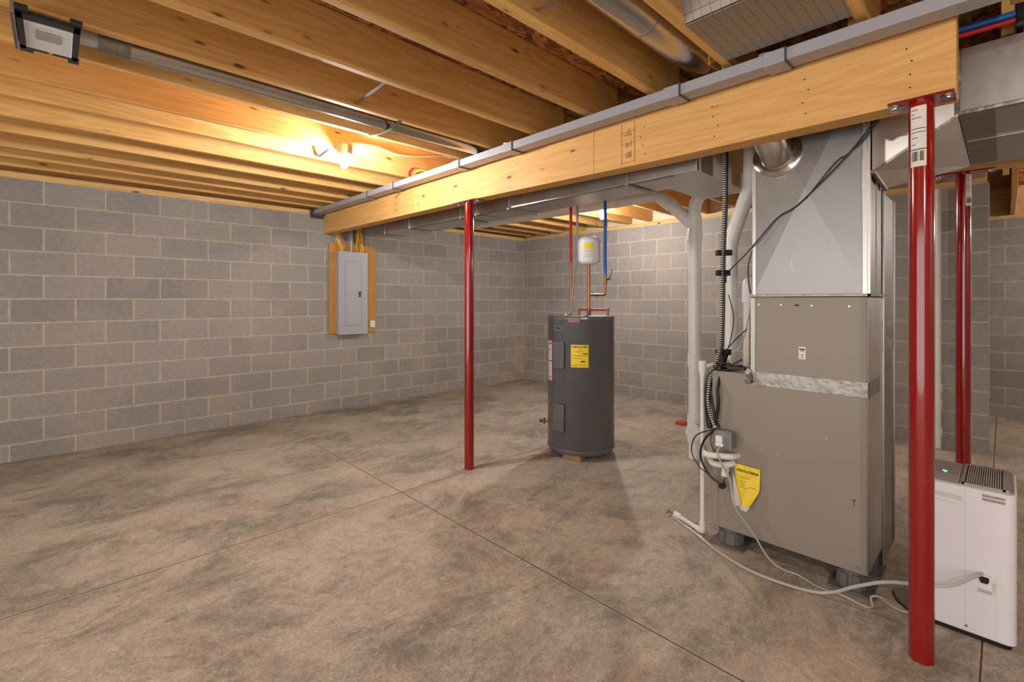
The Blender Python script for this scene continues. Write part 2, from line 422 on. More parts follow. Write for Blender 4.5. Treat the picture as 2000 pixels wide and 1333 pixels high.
def tag(o, label, cat, group=None):
    o['label'] = label; o['category'] = cat
    if group: o['group'] = group
    return o
def thing(name, loc, label, cat, group=None):
    o = bpy.data.objects.new(name, None); o.empty_display_size = .05; col.objects.link(o); o.location = loc
    return tag(o, label, cat, group)
def struct(o):
    o['kind'] = 'structure'; return o
def part(name, m, parent, fn, **kw):
    b = MB(); fn(b); return b.build(name, m, parent, **kw)
ORD = 'first second third fourth fifth sixth seventh eighth ninth tenth eleventh twelfth thirteenth fourteenth fifteenth'.split()

# ------------------------------------------------------------------ room shell
ZT = 2.377; ZJ = 2.435; ZS = 2.67
struct(MB().box(-9.4, 2.2, -9.6, .2, -.1, 0).build('floor', M['floor'], origin=(0, 0, 0), smooth=0))
struct(MB().box(-9.4, 2.4, 0, .2, 0, ZT).build('wall_back', M['block_a'], origin=(0, 0, 0), smooth=0))
struct(MB().box(0, .2, -5.655, 0, 0, ZT).build('wall_right', M['block_b'], origin=(0, 0, 0), smooth=0))
struct(MB().box(2.0, 2.2, -9.6, 0, 0, 2.28).build('wall_far', M['block_c'], origin=(0, 0, 0), smooth=0))
struct(MB().box(-9.4, -9.2, -9.6, 0, 0, ZT).build('wall_left', M['block_b'], origin=(0, 0, 0), smooth=0))
struct(MB().box(-9.2, 2.0, -9.6, -9.4, 0, ZT).build('wall_front', M['block_a'], origin=(0, 0, 0), smooth=0))
struct(MB().box(-9.4, 2.4, -9.6, .2, ZS, ZS+.02).build('ceiling', M['osb'], origin=(0, 0, 0), smooth=0))
struct(MB().box(-9.2, 0, .002, .14, ZT, ZJ-.008).build('trim_1', M['plate_x'], bevel=.002))
struct(MB().box(.002, .14, -5.64, -.003, ZT, ZJ-.008).build('trim_2', M['plate_y'], bevel=.002))
struct(MB().box(-9.2, .1, .1, .138, ZJ-.006, ZS-.002).build('trim_3', M['joist'], bevel=.002))
struct(MB().box(.1, .138, -5.64, .09, ZJ-.006, ZS-.002).build('trim_4', M['pinkboard'], bevel=.002))
struct(MB().box(2.002, 2.14, -9.3, -.2, 2.281, 2.325).build('trim_5', M['plate_y'], bevel=.002))
struct(MB().box(2.10, 2.138, -9.3, -.2, 2.327, ZS-.002).build('trim_6', M['plate_y'], bevel=.002))

# ------------------------------------------------------------------ joists
JY = [-.20, -.54, -.86, -1.295, -1.68, -2.10, -2.42, -2.87, -3.22, -3.63, -4.065, -4.474, -4.874, -5.38, -5.80]
for i, y in enumerate(JY):
    o = MB().box(-9.15, -3.30, y, y+.038, ZJ, ZS-.002).build('floor_joist', M['joist'], bevel=.0025)
    tag(o, f'{ORD[i]} pine floor joist from the panel wall, camera side of beam', 'joist', 'floor joists on the open side of the beam')
for i, y in enumerate(JY):
    if i == 14: break
    o = MB().box(-3.52, .095, y+.0385, y+.0765, ZJ, ZS-.002).build('floor_joist', M['joist'], bevel=.0025)
    tag(o, f'{ORD[i]} pine floor joist from the panel wall, over the water heater side', 'joist', 'floor joists over the water heater')
o = MB().box(-3.04, .095, -5.775, -5.737, ZJ, ZS-.002).build('floor_joist', M['joist'], bevel=.0025)
tag(o, 'pine floor joist above the metal duct, carrying the blue and red pipes', 'joist', 'floor joists over the water heater')
for k, y in enumerate((-4.6, -5.0, -5.42, -5.83)):
    o = MB().box(.2, 2.09, y, y+.038, 2.33, ZS-.002).build('floor_joist', M['joist'], bevel=.0025)
    tag(o, f'{ORD[k]} short joist over the far space beyond the side wall opening', 'joist', 'short joists beyond the opening')

# ------------------------------------------------------------------ beams
ybm = [0.0, -2.79, -4.49, -5.626]; zbm = [2.16, 2.14, 2.106, 2.098]
bm_t = thing('wooden_beam', (-3.433, -2.8, 2.1), 'long laminated pine beam resting on red columns under the joists', 'beam')
b = MB()
def beam_seg(y0, y1):
    def zb(y):
        for (a, za), (c, zc) in zip(list(zip(ybm, zbm))[:-1], list(zip(ybm, zbm))[1:]):
            if c <= y <= a: return za+(zc-za)*(a-y)/(a-c)
    ys = [y0] + [y for y in ybm if y1 < y < y0] + [y1]
    b.prism([(-3.49, y, zb(y)) for y in ys] + [(-3.49, y1, ZJ-.003), (-3.49, y0, ZJ-.003)], (.114, 0, 0))
beam_seg(-.002, -4.021); beam_seg(-4.023, -5.626)
b.build('timber', M['beam'], bm_t, bevel=.002)
def stamp(yc, w, z0, z1, letters):
    def fn(b):
        for y in (yc-w/2, yc+w/2): b.box(-3.4912, -3.4902, y-.0012, y+.0012, z0, z1)
        for z in (z0+.01, (z0+z1)/2, z1-.05): b.box(-3.4912, -3.4902, yc-w/2, yc+w/2, z-.001, z+.001)
        for k, ch in enumerate(letters):
            for q in range(4): b.box(-3.4912, -3.4902, yc-.02+q*.011, yc-.02+q*.011+R.choice((.003, .006)), z0+.035+k*.062, z0+.035+k*.062+R.uniform(.012, .04))
    part('grade_stamp', M['stampink'], bm_t, fn, smooth=0)
stamp(-4.26, .085, 2.125, 2.36, 'M6L')
stamp(-1.71, .075, 2.165, 2.36, 'M6L')
def nails(b):
    for y in (-2.0, -3.3, -4.35, -4.75, -5.15, -5.5):
        for z in (2.16, 2.21, 2.26, 2.31):
            yy = y+R.uniform(-.02, .02); b.cyl((-3.4905, yy, z), (-3.4925, yy, z), .003, seg=8)
part('nail_heads', M['mark'], bm_t, nails)
b = MB().box(-1.62, -1.50, -8.5, -5.35, 2.183, ZJ-.003)
tag(b.build('wooden_beam', M['beam'], bevel=.002), 'short pine beam behind the metal duct on the rear red column', 'beam')

# ------------------------------------------------------------------ steel columns
def column(c, zt, label, hl, sticker):
    t = thing('steel_column', (c[0], c[1], 0), label, 'column', 'red steel support columns')
    part('post', M['red'], t, lambda b: b.lathe((c[0], c[1], 0), [(.0381, .001), (.0381, zt-.008)], 48))
    part('top_plate', M['red'], t, lambda b: b.rbox(c[0]-.06, c[0]+.06, c[1]-hl, c[1]+hl, zt-.008, zt-.001, .01), bevel=.001)
    for s in (-1, 1):
        part('bolt', M['primer'], t, lambda b: b.lathe((c[0]-.012, c[1]+s*hl*.8, zt-.015), [(.004, -.004), (.011, -.002), (.012, .003), (.022, .004), (.022, .007)], 16))
    if sticker:
        a0, a1, z0, z1 = sticker
        st = part('paper_sticker', M['paper'], t, lambda b: b.cylpatch(c, .0381, .0006, a0, a1, z0, z1, 12))
        def prints(b):
            r = .0391
            for z, f0, f1 in ((.93, .1, .5), (.86, .1, .3), (.8, .1, .7), (.62, .05, .95), (.56, .05, .95), (.47, .1, .5), (.36, .1, .35)):
                b.cylpatch(c, r, .0003, a0+(a1-a0)*f0, a0+(a1-a0)*f1, z0+(z1-z0)*z, z0+(z1-z0)*z+.0025, 6)
            b.cylpatch(c, r, .0003, a0, a1, z0+(z1-z0)*.275, z0+(z1-z0)*.29, 8)
            for k in range(9):
                f = .12+.085*k; b.cylpatch(c, r, .0003, a0+(a1-a0)*f, a0+(a1-a0)*(f+R.choice((.02, .04, .06))), z0+(z1-z0)*.09, z0+(z1-z0)*.25, 2)
        part('barcode_print', M['mark'], st, prints, smooth=0)
    return t
column((-3.495, -5.53), 2.098, 'nearest red steel column, white barcode sticker near its top', .095, (math.radians(133), math.radians(207), 1.845, 2.07))
column((-3.45, -2.77), 2.14, 'red steel column standing mid floor between panel and water heater', .15, None)
column((-1.56, -5.56), 2.183, 'red steel column behind the white dehumidifier', .15, (math.radians(-160), math.radians(-95), 1.96, 2.165))

# ------------------------------------------------------------------ grey rectangular tube along the beam
ct = thing('rectangular_tube', (-3.58, -3.0, 2.36), 'long grey rectangular tube hung along the beam below the joists', 'duct')
def tube_z(y): return 2.378 + (2.360-2.378)*(-y/5.6)
def tubeseg(b, y0, y1, g=0.0):
    x0, x1, h = -3.625-g, -3.53+g, .052
    pts = []
    for y in (y0, y1):
        z = tube_z(y); pts.append([(x0, y, z-g), (x1, y, z-g), (x1, y, z+h+g*.5), (x0, y, z+h+g*.5)])
    a, c = pts; b.hexa([c[0], c[1], a[1], a[0], c[3], c[2], a[2], a[3]])
part('tube_run', M['conduit'], ct, lambda b: tubeseg(b, -.05, -7.6), bevel=.004)
for y in (-1.30, -1.80, -2.78, -3.36, -4.55, -5.02):
    cp = part('coupling', M['conduit'], ct, lambda b: tubeseg(b, y, y-.085, .005), bevel=.003)
    part('coupling_lip', M['conduit_dark'], cp, lambda b: tubeseg(b, y-.085, y-.091, .007))
part('wall_flange', M['conduit_dark'], ct, lambda b: (b.rbox(-3.655, -3.50, -.03, -.004, 2.335, 2.445, .02, 5, 1), b.rbox(-3.64, -3.515, -.06, -.03, 2.352, 2.434, .012, 5, 1)))
part('hanger_hook', M['conduit'], ct, lambda b: (b.tube(smoothpath([(-3.60, -5.00, 2.412), (-3.60, -5.00, 2.428), (-3.585, -5.03, 2.434), (-3.57, -5.05, 2.428), (-3.57, -5.05, 2.412)]), .006, 8)))
part('hanger_clip', M['primer'], ct, lambda b: b.tube(smoothpath([(-3.60, -3.34, 2.425), (-3.61, -3.36, 2.433), (-3.60, -3.38, 2.428)]), .006, 8))

# ------------------------------------------------------------------ ducts
tr = thing('metal_trunk_duct', (-3.09, -2.8, 2.08), 'long rectangular galvanised duct running behind the beam towards the back wall', 'duct')
part('duct_body', M['duct'], tr, lambda b: (b.box(-3.25, -2.93, -4.55, -1.05, 2.08, 2.40), b.box(-2.93, -2.50, -4.55, -4.22, 2.081, 2.40)), bevel=.002)
part('end_cap', M['galv_dull'], tr, lambda b: b.box(-3.255, -2.925, -1.05, -1.04, 2.076, 2.404))
def cleat(y):
    def fn(b):
        b.box(-3.262, -3.251, y-.014, y+.014, 2.078, 2.40); b.box(-3.262, -2.92, y-.014, y+.014, 2.069, 2.079)
    part('drive_cleat', M['galv_dull'], tr, fn, bevel=.002)
for y in (-1.55, -2.4, -2.62, -3.02, -4.10): cleat(y)
part('bottom_tape', M['foil_tape'], tr, lambda b: b.box(-3.2495, -3.21, -4.40, -1.6, 2.0775, 2.0795))

AX, AY0, AY1 = -3.20, -5.317, -4.617
pl = thing('supply_plenum', (-3.03, -5.07, 1.366), 'tall galvanised plenum box standing on the taupe air handler', 'plenum')
def plen(b):
    x0, x1, y0, y1, z0, z1 = -3.2, -2.86, -5.318, -4.83, 1.368, 2.42
    c = (x0-.022, (y0+y1)/2, (z0+z1)/2)
    b.add([(x0, y0, z0), (x0, y1, z0), (x0, y1, z1), (x0, y0, z1), c], [(1, 0, 4), (2, 1, 4), (3, 2, 4), (0, 3, 4)])
    b.add([(x0, y0, z0), (x1, y0, z0), (x1, y1, z0), (x0, y1, z0), (x0, y0, z1), (x1, y0, z1), (x1, y1, z1), (x0, y1, z1)],
          [(3, 2, 1, 0), (4, 5, 6, 7), (0, 1, 5, 4), (1, 2, 6, 5), (2, 3, 7, 6)])
part('plenum_body', M['galv'], pl, plen, smooth=0)
part('corner_seam', M['duct'], pl, lambda b: (b.box(-3.206, -3.19, -5.33, -5.3185, 1.372, 2.42), b.box(-3.204, -3.198, -5.3185, -5.300, 1.372, 2.42)), bevel=.001)
part('corner_seam', M['duct'], pl, lambda b: (b.box(-3.205, -3.199, -4.846, -4.829, 1.372, 2.42)), bevel=.001)
part('base_flange', M['foil_tape'], pl, lambda b: (b.box(-3.209, -3.2, -5.33, -4.815, 1.366, 1.378), b.box(-3.209, -2.84, -5.33, -5.319, 1.366, 1.378)), bevel=.001)
part('side_seam', M['galv_dull'], pl, lambda b: b.box(-3.0, -2.99, -5.323, -5.3185, 1.38, 1.93))

tk = thing('round_takeoff_duct', (-3.2, -4.94, 2.05), 'large round metal duct rising from the plenum into a joist bay', 'duct')
path = [(-3.20, -4.95, 2.075), (-3.25, -4.945, 2.125), (-3.285, -4.92, 2.20), (-3.292, -4.86, 2.36), (-3.31, -4.80, 2.46), (-3.40, -4.74, 2.53), (-3.56, -4.705, 2.545), (-3.8, -4.69, 2.545), (-9.0, -4.69, 2.545)]
pp = smoothpath(path[:-1], 6) + [Vector(path[-1])]
part('duct_pipe', M['pipe_steel'], tk, lambda b: b.tube(pp, .078, 36))
part('collar', M['pipe_steel'], tk, lambda b: b.tube([(-3.205, -4.95, 2.085), (-3.219, -4.95, 2.085), (-3.224, -4.95, 2.086)], .1, 40, radii=[.116, .114, .095]))
def bandring(p, d, r, w): 
    p, d = Vector(p), Vector(d).normalized(); return lambda b: b.tube([p-d*w, p+d*w], r, 36)
part('joint_band', M['conduit_dark'], tk, bandring((-3.272, -4.932, 2.168), (-.42, .3, 1), .0798, .002))
part('joint_band', M['galv_dull'], tk, bandring((-4.05, -4.69, 2.545), (1, 0, 0), .0795, .006))
rt = thing('metal_trunk_duct', (-2.6, -6.5, 2.13), 'wide galvanised duct branching from the plenum above the rear red column', 'duct')
def trans(b):
    a = [(-3.2, -5.335, 1.93), (-2.862, -5.335, 1.905), (-2.862, -5.335, 2.41), (-3.2, -5.335, 2.41)]
    c = [(-3.10, -5.61, 2.13), (-2.0, -5.61, 2.13), (-2.0, -5.61, 2.405), (-3.10, -5.61, 2.405)]
    b.hexa([c[0], c[1], a[1], a[0], c[3], c[2], a[2], a[3]])
part('transition', M['duct'], rt, trans, smooth=0)
part('duct_body', M['duct'], rt, lambda b: b.box(-3.10, -2.0, -8.6, -5.612, 2.13, 2.405), bevel=.003)
part('corner_bead', M['foil_tape'], rt, lambda b: (b.box(-3.106, -3.085, -8.6, -5.60, 2.124, 2.142), b.box(-3.107, -3.098, -5.622, -5.600, 2.13, 2.405)), bevel=.003)
part('bottom_seam', M['galv_dull'], rt, lambda b: b.box(-2.62, -2.60, -8.6, -5.62, 2.124, 2.1295))
part('joint_tape', M['foil_tape'], rt, lambda b: b.box(-3.09, -2.05, -5.72, -5.615, 2.1275, 2.1297))
part('transition_edge', M['foil_tape'], rt, lambda b: (b.bar((-3.205, -5.338, 1.925), (-2.86, -5.338, 1.90), .014, .014), b.bar((-3.204, -5.338, 1.925), (-3.104, -5.61, 2.127), .01, .01)))
rd = thing('return_duct', (-2.65, -5.1, .07), 'vertical galvanised return duct standing behind the air handler', 'duct')
part('duct_body', M['galv'], rd, lambda b: b.box(-2.825, -2.475, -5.317, -4.85, .001, 1.90), bevel=.003)
part('edge_seam', M['duct'], rd, lambda b: (b.box(-2.833, -2.815, -5.327, -5.317, .01, 1.9), b.box(-2.485, -2.47, -5.325, -5.317, .01, 1.9)), bevel=.002)
part('joint_tape', M['foil_tape'], rd, lambda b: b.box(-2.84, -2.47, -5.3215, -5.3175, 1.08, 1.24))

# ------------------------------------------------------------------ air handler
ah = thing('air_handler', (-3.02, -4.97, .0), 'tall taupe metal air handler cabinet on pads beside the plenum', 'air handler')
part('lower_cabinet', M['ahu'], ah, lambda b: b.box(-3.2, -2.842, AY0, AY1, .098, .958), bevel=.003)
part('upper_cabinet', M['ahu'], ah, lambda b: b.box(-3.2, -2.842, AY0, -4.818, .960, 1.364), bevel=.003)
part('corner_post', M['ahu'], ah, lambda b: b.box(-3.203, -3.199, AY1-.032, AY1-.001, .10, .955), bevel=.001)
part('corner_post', M['galv_dull'], ah, lambda b: (b.box(-3.203, -3.199, -4.842, -4.819, .965, 1.36)), bevel=.001)
part('corner_post', M['galv_dull'], ah, lambda b: (b.box(-3.203, -3.19, -5.3205, -5.3175, .10, 1.36)), bevel=.001)
part('side_panel', M['duct'], ah, lambda b: b.box(-3.188, -2.845, -5.3195, -5.3172, .102, 1.358))
ft = part('foil_tape_band', M['foil_tape'], ah, lambda b: (b.box(-3.2035, -3.2005, AY0-.002, -4.805, .905, .975), b.box(-3.203, -2.9, AY0-.0035, AY0-.0005, .90, .975)))
part('tape_bunch', M['foil_tape'], ah, lambda b: [b.obox((-3.207+R.uniform(-.006, .006), -4.815+R.uniform(-.012, .018), .945+R.uniform(-.03, .03)), (.006, .03, .022), Matrix.Rotation(R.uniform(0, 3), 3, 'X') @ Matrix.Rotation(R.uniform(-.5, .5), 3, 'Z')) for _ in range(9)])
def label_fn(b):
    b.box(-3.2022, -3.2006, -5.074, -5.043, 1.058, 1.12)
st = part('rating_sticker', M['paper'], ah, label_fn)
part('sticker_print', M['mark'], st, lambda b: (b.box(-3.2028, -3.2022, -5.071, -5.046, 1.104, 1.110), b.box(-3.2028, -3.2022, -5.068, -5.05, 1.098, 1.101), b.box(-3.2028, -3.2022, -5.062, -5.055, 1.066, 1.070), b.box(-3.2028, -3.2022, -5.064, -5.054, 1.078, 1.081)))
for y, z in ((-4.86, 1.325), (-4.965, 1.325), (-5.10, 1.322), (-5.25, 1.32), (-5.16, .69), (-4.70, .15), (-5.28, .125), (-4.95, .565)):
    part('screw', M['primer'], ah, lambda b: b.tube([(-3.2, y, z), (-3.2035, y, z)], .005, 10))
part('knockout_slot', M['slot'], ah, lambda b: b.box(-3.2015, -3.2003, -5.045, -5.026, 1.320, 1.327))
part('torn_sticker', M['brass'], ah, lambda b: (b.box(-3.2018, -3.2004, -5.275, -5.262, .425, .432), b.box(-3.2018, -3.2004, -5.27, -5.266, .40, .43)))
part('knockout_plug', M['black'], ah, lambda b: b.box(-3.206, -3.19, -4.808, -4.80, .955, .975))
for (x, y) in ((-3.13, -4.69), (-3.13, -5.25), (-2.9, -4.69), (-2.9, -5.25)):
    pd = part('support_pad', M['pad'], ah, lambda b: (b.rbox(x-.085, x+.085, y-.085, y+.085, .001, .012, .015), b.lathe((x, y, .012), [(.062, 0), (.055, .05), (.055, .084)], 20)))
    part('pad_rib', M['pad'], pd, lambda b: [b.bar((x+.06*math.cos(a), y+.06*math.sin(a), .012), (x+.056*math.cos(a), y+.056*math.sin(a), .075), .03, .012, (math.cos(a), math.sin(a), 0)) for a in [k*PI/4+PI/8 for k in range(8)]])

# outlet box and tag on the handler
ob = thing('outlet_box', (-3.24, -4.69, .55), 'grey metal outlet box fixed to the air handler front', 'outlet')
part('box_body', M['grey_box'], ob, lambda b: b.rbox(-3.245, -3.2045, -4.745, -4.635, .555, .642, .008, 4, 0), bevel=.002)
part('cover_door', M['grey_box'], ob, lambda b: b.box(-3.275, -3.246, -4.748, -4.737, .55, .648), bevel=.003)
part('plug', M['white'], ob, lambda b: (b.rbox(-3.275, -3.246, -4.70, -4.665, .585, .62, .006, 4, 0), b.rbox(-3.272, -3.246, -4.703, -4.662, .562, .583, .006, 4, 0)))
part('latch', M['primer'], ob, lambda b: b.tube([(-3.25, -4.70, .645), (-3.25, -4.735, .643)], .004, 8))
tg = thing('energy_tag', (-3.23, -4.81, .26), 'curling yellow energy tag hanging on the air handler front', 'tag')
b = MB(); n = 12; cols = 8; grid = []
for i in range(n+1):
    f = i/n; z = .472-.205*f
    y0 = -4.742-.012*f; y1 = -4.868+.045*max(0, f-.55)/.45*1.0
    for j in range(cols+1):
        g = j/cols; y = y0+(y1-y0)*g
        x = -3.206-.030*f**1.5-.012*math.sin(g*PI)*f - .016*max(0, .25-g)*4*f
        grid.append((x, y, z-.004*g))
th = [(p[0]-.0008, p[1], p[2]) for p in grid]; W1 = cols+1
fs = []
for i in range(n):
    for j in range(cols):
        a = i*W1+j; fs.append((a, a+W1, a+W1+1, a+1)); N = len(grid); fs.append((N+a, N+a+1, N+a+W1+1, N+a+W1))
b.mat(M['yellow']).add(grid+th, fs)
b.build('tag_sheet', None, tg)
def tagxyz(g, f): 
    y0 = -4.742-.012*f; y1 = -4.868+.045*max(0, f-.55)/.45
    return (-3.208-.030*f**1.5-.012*math.sin(g*PI)*f-.016*max(0, .25-g)*4*f, y0+(y1-y0)*g, .472-.205*f-.004*g)
def tagtext(b):
    b.text('ENERGYGUIDE', .0165, lambda x, y: tagxyz(min(1, max(0, .5-x/.125)), min(1, max(0, .14+y/.205))))
    for f, g0, g1 in ((.30, .15, .6), (.40, .2, .45), (.45, .2, .45), (.50, .2, .4), (.55, .2, .5), (.50, .6, .85)):
        p, q = tagxyz(g0, f), tagxyz(g1, f); b.bar(p, q, .0008, .0015)
part('tag_print', M['mark'], tg, tagtext, smooth=0)
part('clear_flap', M['clear_wrap'], tg, lambda b: b.prism([(-3.236, -4.742, .44), (-3.25, -4.75, .30), (-3.256, -4.765, .262), (-3.256, -4.79, .275), (-3.25, -4.775, .33)], (-.0015, 0, 0)))
part('bottom_fold', M['clear_wrap'], tg, lambda b: b.prism([(-3.243, -4.775, .272), (-3.243, -4.828, .268), (-3.248, -4.815, .245), (-3.25, -4.785, .25)], (-.002, 0, 0)))

# ------------------------------------------------------------------ wires and pipes around the handler
def wire(name, pts, r, m, label, cat, n=6, seg=8, group=None):
    o = MB().tube(smoothpath(pts, n), r, seg).build(name, m); tag(o, label, cat, group); return o
bx = thing('armoured_cable', (-3.14, -4.63, .64), 'ribbed flexible armoured cable dropping to the grey outlet box', 'cable')
bpts = smoothpath([(-3.12, -4.654, 2.30), (-3.125, -4.651, 1.888), (-3.13, -4.642, 1.6), (-3.135, -4.637, 1.165), (-3.165, -4.627, 1.019), (-3.195, -4.604, .92), (-3.22, -4.60, .80), (-3.224, -4.620, .70), (-3.226, -4.645, .646)], 40)
b = MB(); b.mat(M['armour'])
def resample(P, st):
    out = [P[0]]; acc = 0
    for a_, c_ in zip(P[:-1], P[1:]):
        L = (c_-a_).length; p_ = st-acc
        while p_ <= L: out.append(a_.lerp(c_, p_/L)); p_ += st
        acc = (acc+L) % st
    return out
bpts = resample(bpts, .0032)
rad = [.0094 if k % 4 < 2 else .0060 for k in range(len(bpts))]
b.tube(bpts, .008, 10, radii=rad); b.build('armour_spiral', None, bx, smooth=20)
part('cable_core', M['black'], bx, lambda b: b.tube(bpts[::8], .0078, 10))
part('cable_jacket', M['black'], bx, lambda b: b.tube([p+Vector((.010, -.009, 0)) for p in smoothpath([(-3.12, -4.654, 2.30), (-3.125, -4.651, 1.888), (-3.13, -4.642, 1.6), (-3.135, -4.637, 1.165), (-3.165, -4.627, 1.019), (-3.19, -4.610, .92), (-3.212, -4.607, .80), (-3.214, -4.625, .70), (-3.215, -4.648, .646)], 8)], .0075, 8))
ls = thing('insulated_line_set', (-3.14, -4.62, .63), 'black insulated pipe bundle at the corner of the air handler', 'pipe')
part('insulation', M['black'], ls, lambda b: b.tube(smoothpath([(-3.11, -4.655, 1.05), (-3.13, -4.628, .95), (-3.19, -4.592, .87), (-3.195, -4.588, .79), (-3.19, -4.590, .70), (-3.19, -4.600, .63)]), .016, 14))
part('insulation', M['black'], ls, lambda b: b.tube(smoothpath([(-3.13, -4.66, 1.05), (-3.17, -4.65, .965), (-3.222, -4.655, .86), (-3.224, -4.66, .78), (-3.222, -4.640, .66)]), .009, 10))
part('strap', M['black'], ls, lambda b: (b.box(-3.20, -3.10, -4.70, -4.62, .962, .985), b.bar((-3.19, -4.66, .975), (-3.19, -4.79, .985), .02, .02), b.bar((-3.18, -4.63, 1.0), (-3.18, -4.71, 1.0), .008, .01), b.bar((-3.18, -4.70, .985), (-3.18, -4.77, 1.03), .008, .01)), bevel=.003)
part('strap_end', M['black'], ls, lambda b: b.tube(smoothpath([(-3.18, -4.72, .985), (-3.18, -4.77, .995), (-3.18, -4.765, .975), (-3.18, -4.71, .97)]), .004, 6))
for k, (y, z, w) in enumerate(((-4.615, 1.617, .085), (-4.63, 1.503, .075), (-4.62, 1.055, .08))):
    t = tag(MB().bar((-3.146, -4.616, z), (-3.146+.72*w, -4.616-.694*w, z), .03, .032).build('cable_clamp', M['black'], bevel=.003),
            ('topmost', 'middle', 'lowest')[k] + ' black clamp holding the armoured cable to the white pipe', 'clamp', 'black cable clamps')
wire('control_wire', [(-3.20, -4.672, .998), (-3.22, -4.60, .928), (-3.222, -4.59, .813), (-3.222, -4.622, .689), (-3.222, -4.628, .65)], .003, M['black'], 'thin black wire bowing out beside the black pipe bundle', 'wire')
wire('power_cord', [(-3.25, -4.652, .648), (-3.262, -4.596, .572), (-3.262, -4.578, .483), (-3.25, -4.616, .392), (-3.235, -4.68, .345)], .006, M['black'], 'thicker black cord looping below the outlet box', 'cord')
wire('control_wire', [(-3.25, -4.661, .651), (-3.268, -4.558, .597), (-3.268, -4.529, .504), (-3.262, -4.567, .427), (-3.25, -4.625, .386), (-3.23, -4.694, .340)], .0035, M['black'], 'thin black wire in the widest loop below the outlet box', 'wire')
wire('control_wire', [(-3.25, -4.650, .648), (-3.256, -4.632, .60), (-3.262, -4.640, .553), (-3.262, -4.672, .50), (-3.238, -4.70, .42), (-3.232, -4.69, .352)], .003, M['black'], 'thin black wire running straight down past the white drain', 'wire')
o = MB().rbox(-3.25, -3.222, -4.70, -4.67, .328, .352, .008, 4, 0).build('wire_connector', M['black'], bevel=.003); tag(o, 'black plug ending the cords below the outlet box', 'plug')
wire('control_wire', [(-3.22, -5.46, 2.30), (-3.225, -5.313, 2.095), (-3.225, -5.217, 1.981), (-3.225, -5.048, 1.816), (-3.222, -4.957, 1.765), (-3.222, -4.861, 1.658), (-3.20, -4.785, 1.584), (-3.15, -4.680, 1.50), (-3.11, -4.655, 1.45)], .0035, M['black'], 'black wire slanting across the plenum front', 'wire')
wire('control_wire', [(-3.22, -5.46, 2.29), (-3.222, -5.33, 2.10), (-3.222, -5.25, 2.02), (-3.222, -5.20, 1.99), (-3.222, -5.08, 1.84)], .003, M['black'], 'short black wire crossing the upper plenum', 'wire')
wire('control_wire', [(-3.207, -4.827, 1.608), (-3.207, -4.809, 1.528), (-3.208, -4.813, 1.434), (-3.210, -4.822, 1.385)], .004, M['black'], 'short black wire along the plenum edge', 'wire')
wire('control_wire', [(-3.13, -4.651, 1.049), (-3.14, -4.713, 1.125), (-3.20, -4.80, 1.195)], .003, M['black'], 'short black wire rising from the lowest clamp to the cabinet', 'wire')
wire('control_wire', [(-3.10, -4.665, 1.38), (-3.09, -4.69, 1.25), (-3.10, -4.675, 1.12), (-3.12, -4.66, 1.05)], .003, M['black'], 'black wire curving beside the white pipe above the lowest clamp', 'wire')
wire('copper_line', [(-3.15, -4.805, 1.32), (-3.15, -4.802, 1.22), (-3.15, -4.80, 1.08), (-3.15, -4.802, 1.0)], .007, M['brass'], 'thin brass line along the edge of the upper cabinet', 'pipe')

va = thing('vent_pipe', (-2.9, -4.602, .958), 'white plastic pipe from cabinet top bending upward in clear wrap', 'pipe')
part('pipe', M['white_pvc'], va, lambda b: b.tube([(-2.9, -4.602, .958), (-2.9, -4.602, 1.70)], .036, 24))
part('wrapped_bend', M['white_pvc'], va, lambda b: b.tube(smoothpath([(-2.9, -4.602, 1.69), (-2.9, -4.607, 1.72), (-2.9, -4.64, 1.82), (-2.9, -4.69, 1.96), (-2.9, -4.715, 2.02)]), .041, 24))
part('upper_pipe', M['white_pvc'], va, lambda b: b.tube([(-2.9, -4.72, 2.0), (-2.9, -4.72, 2.40)], .046, 20))
vb = thing('intake_pipe', (-2.88, -4.69, .958), 'short white plastic pipe with clear wrapped elbow beside the cabinet', 'pipe')
part('pipe', M['white_pvc'], vb, lambda b: b.tube([(-2.88, -4.70, .958), (-2.88, -4.70, 1.34)], .034, 24))
part('elbow', M['white'], vb, lambda b: (b.tube([(-2.88, -4.70, 1.335), (-2.88, -4.70, 1.365)], .042, 24), b.tube(smoothpath([(-2.88, -4.70, 1.36), (-2.88, -4.70, 1.40), (-2.875, -4.70, 1.435), (-2.855, -4.70, 1.455), (-2.82, -4.70, 1.457)]), .040, 24)))
part('elbow_spout', M['white'], vb, lambda b: b.tube([(-2.825, -4.70, 1.457), (-2.79, -4.70, 1.457)], .043, 24))
wire('thin_tube', [(-3.10, -4.83, 1.46), (-3.08, -4.79, 1.40), (-3.06, -4.76, 1.25), (-3.06, -4.72, 1.10), (-3.10, -4.69, 1.05)], .003, M['grey_cable'], 'thin pale tube beside the wrapped elbow', 'tube')

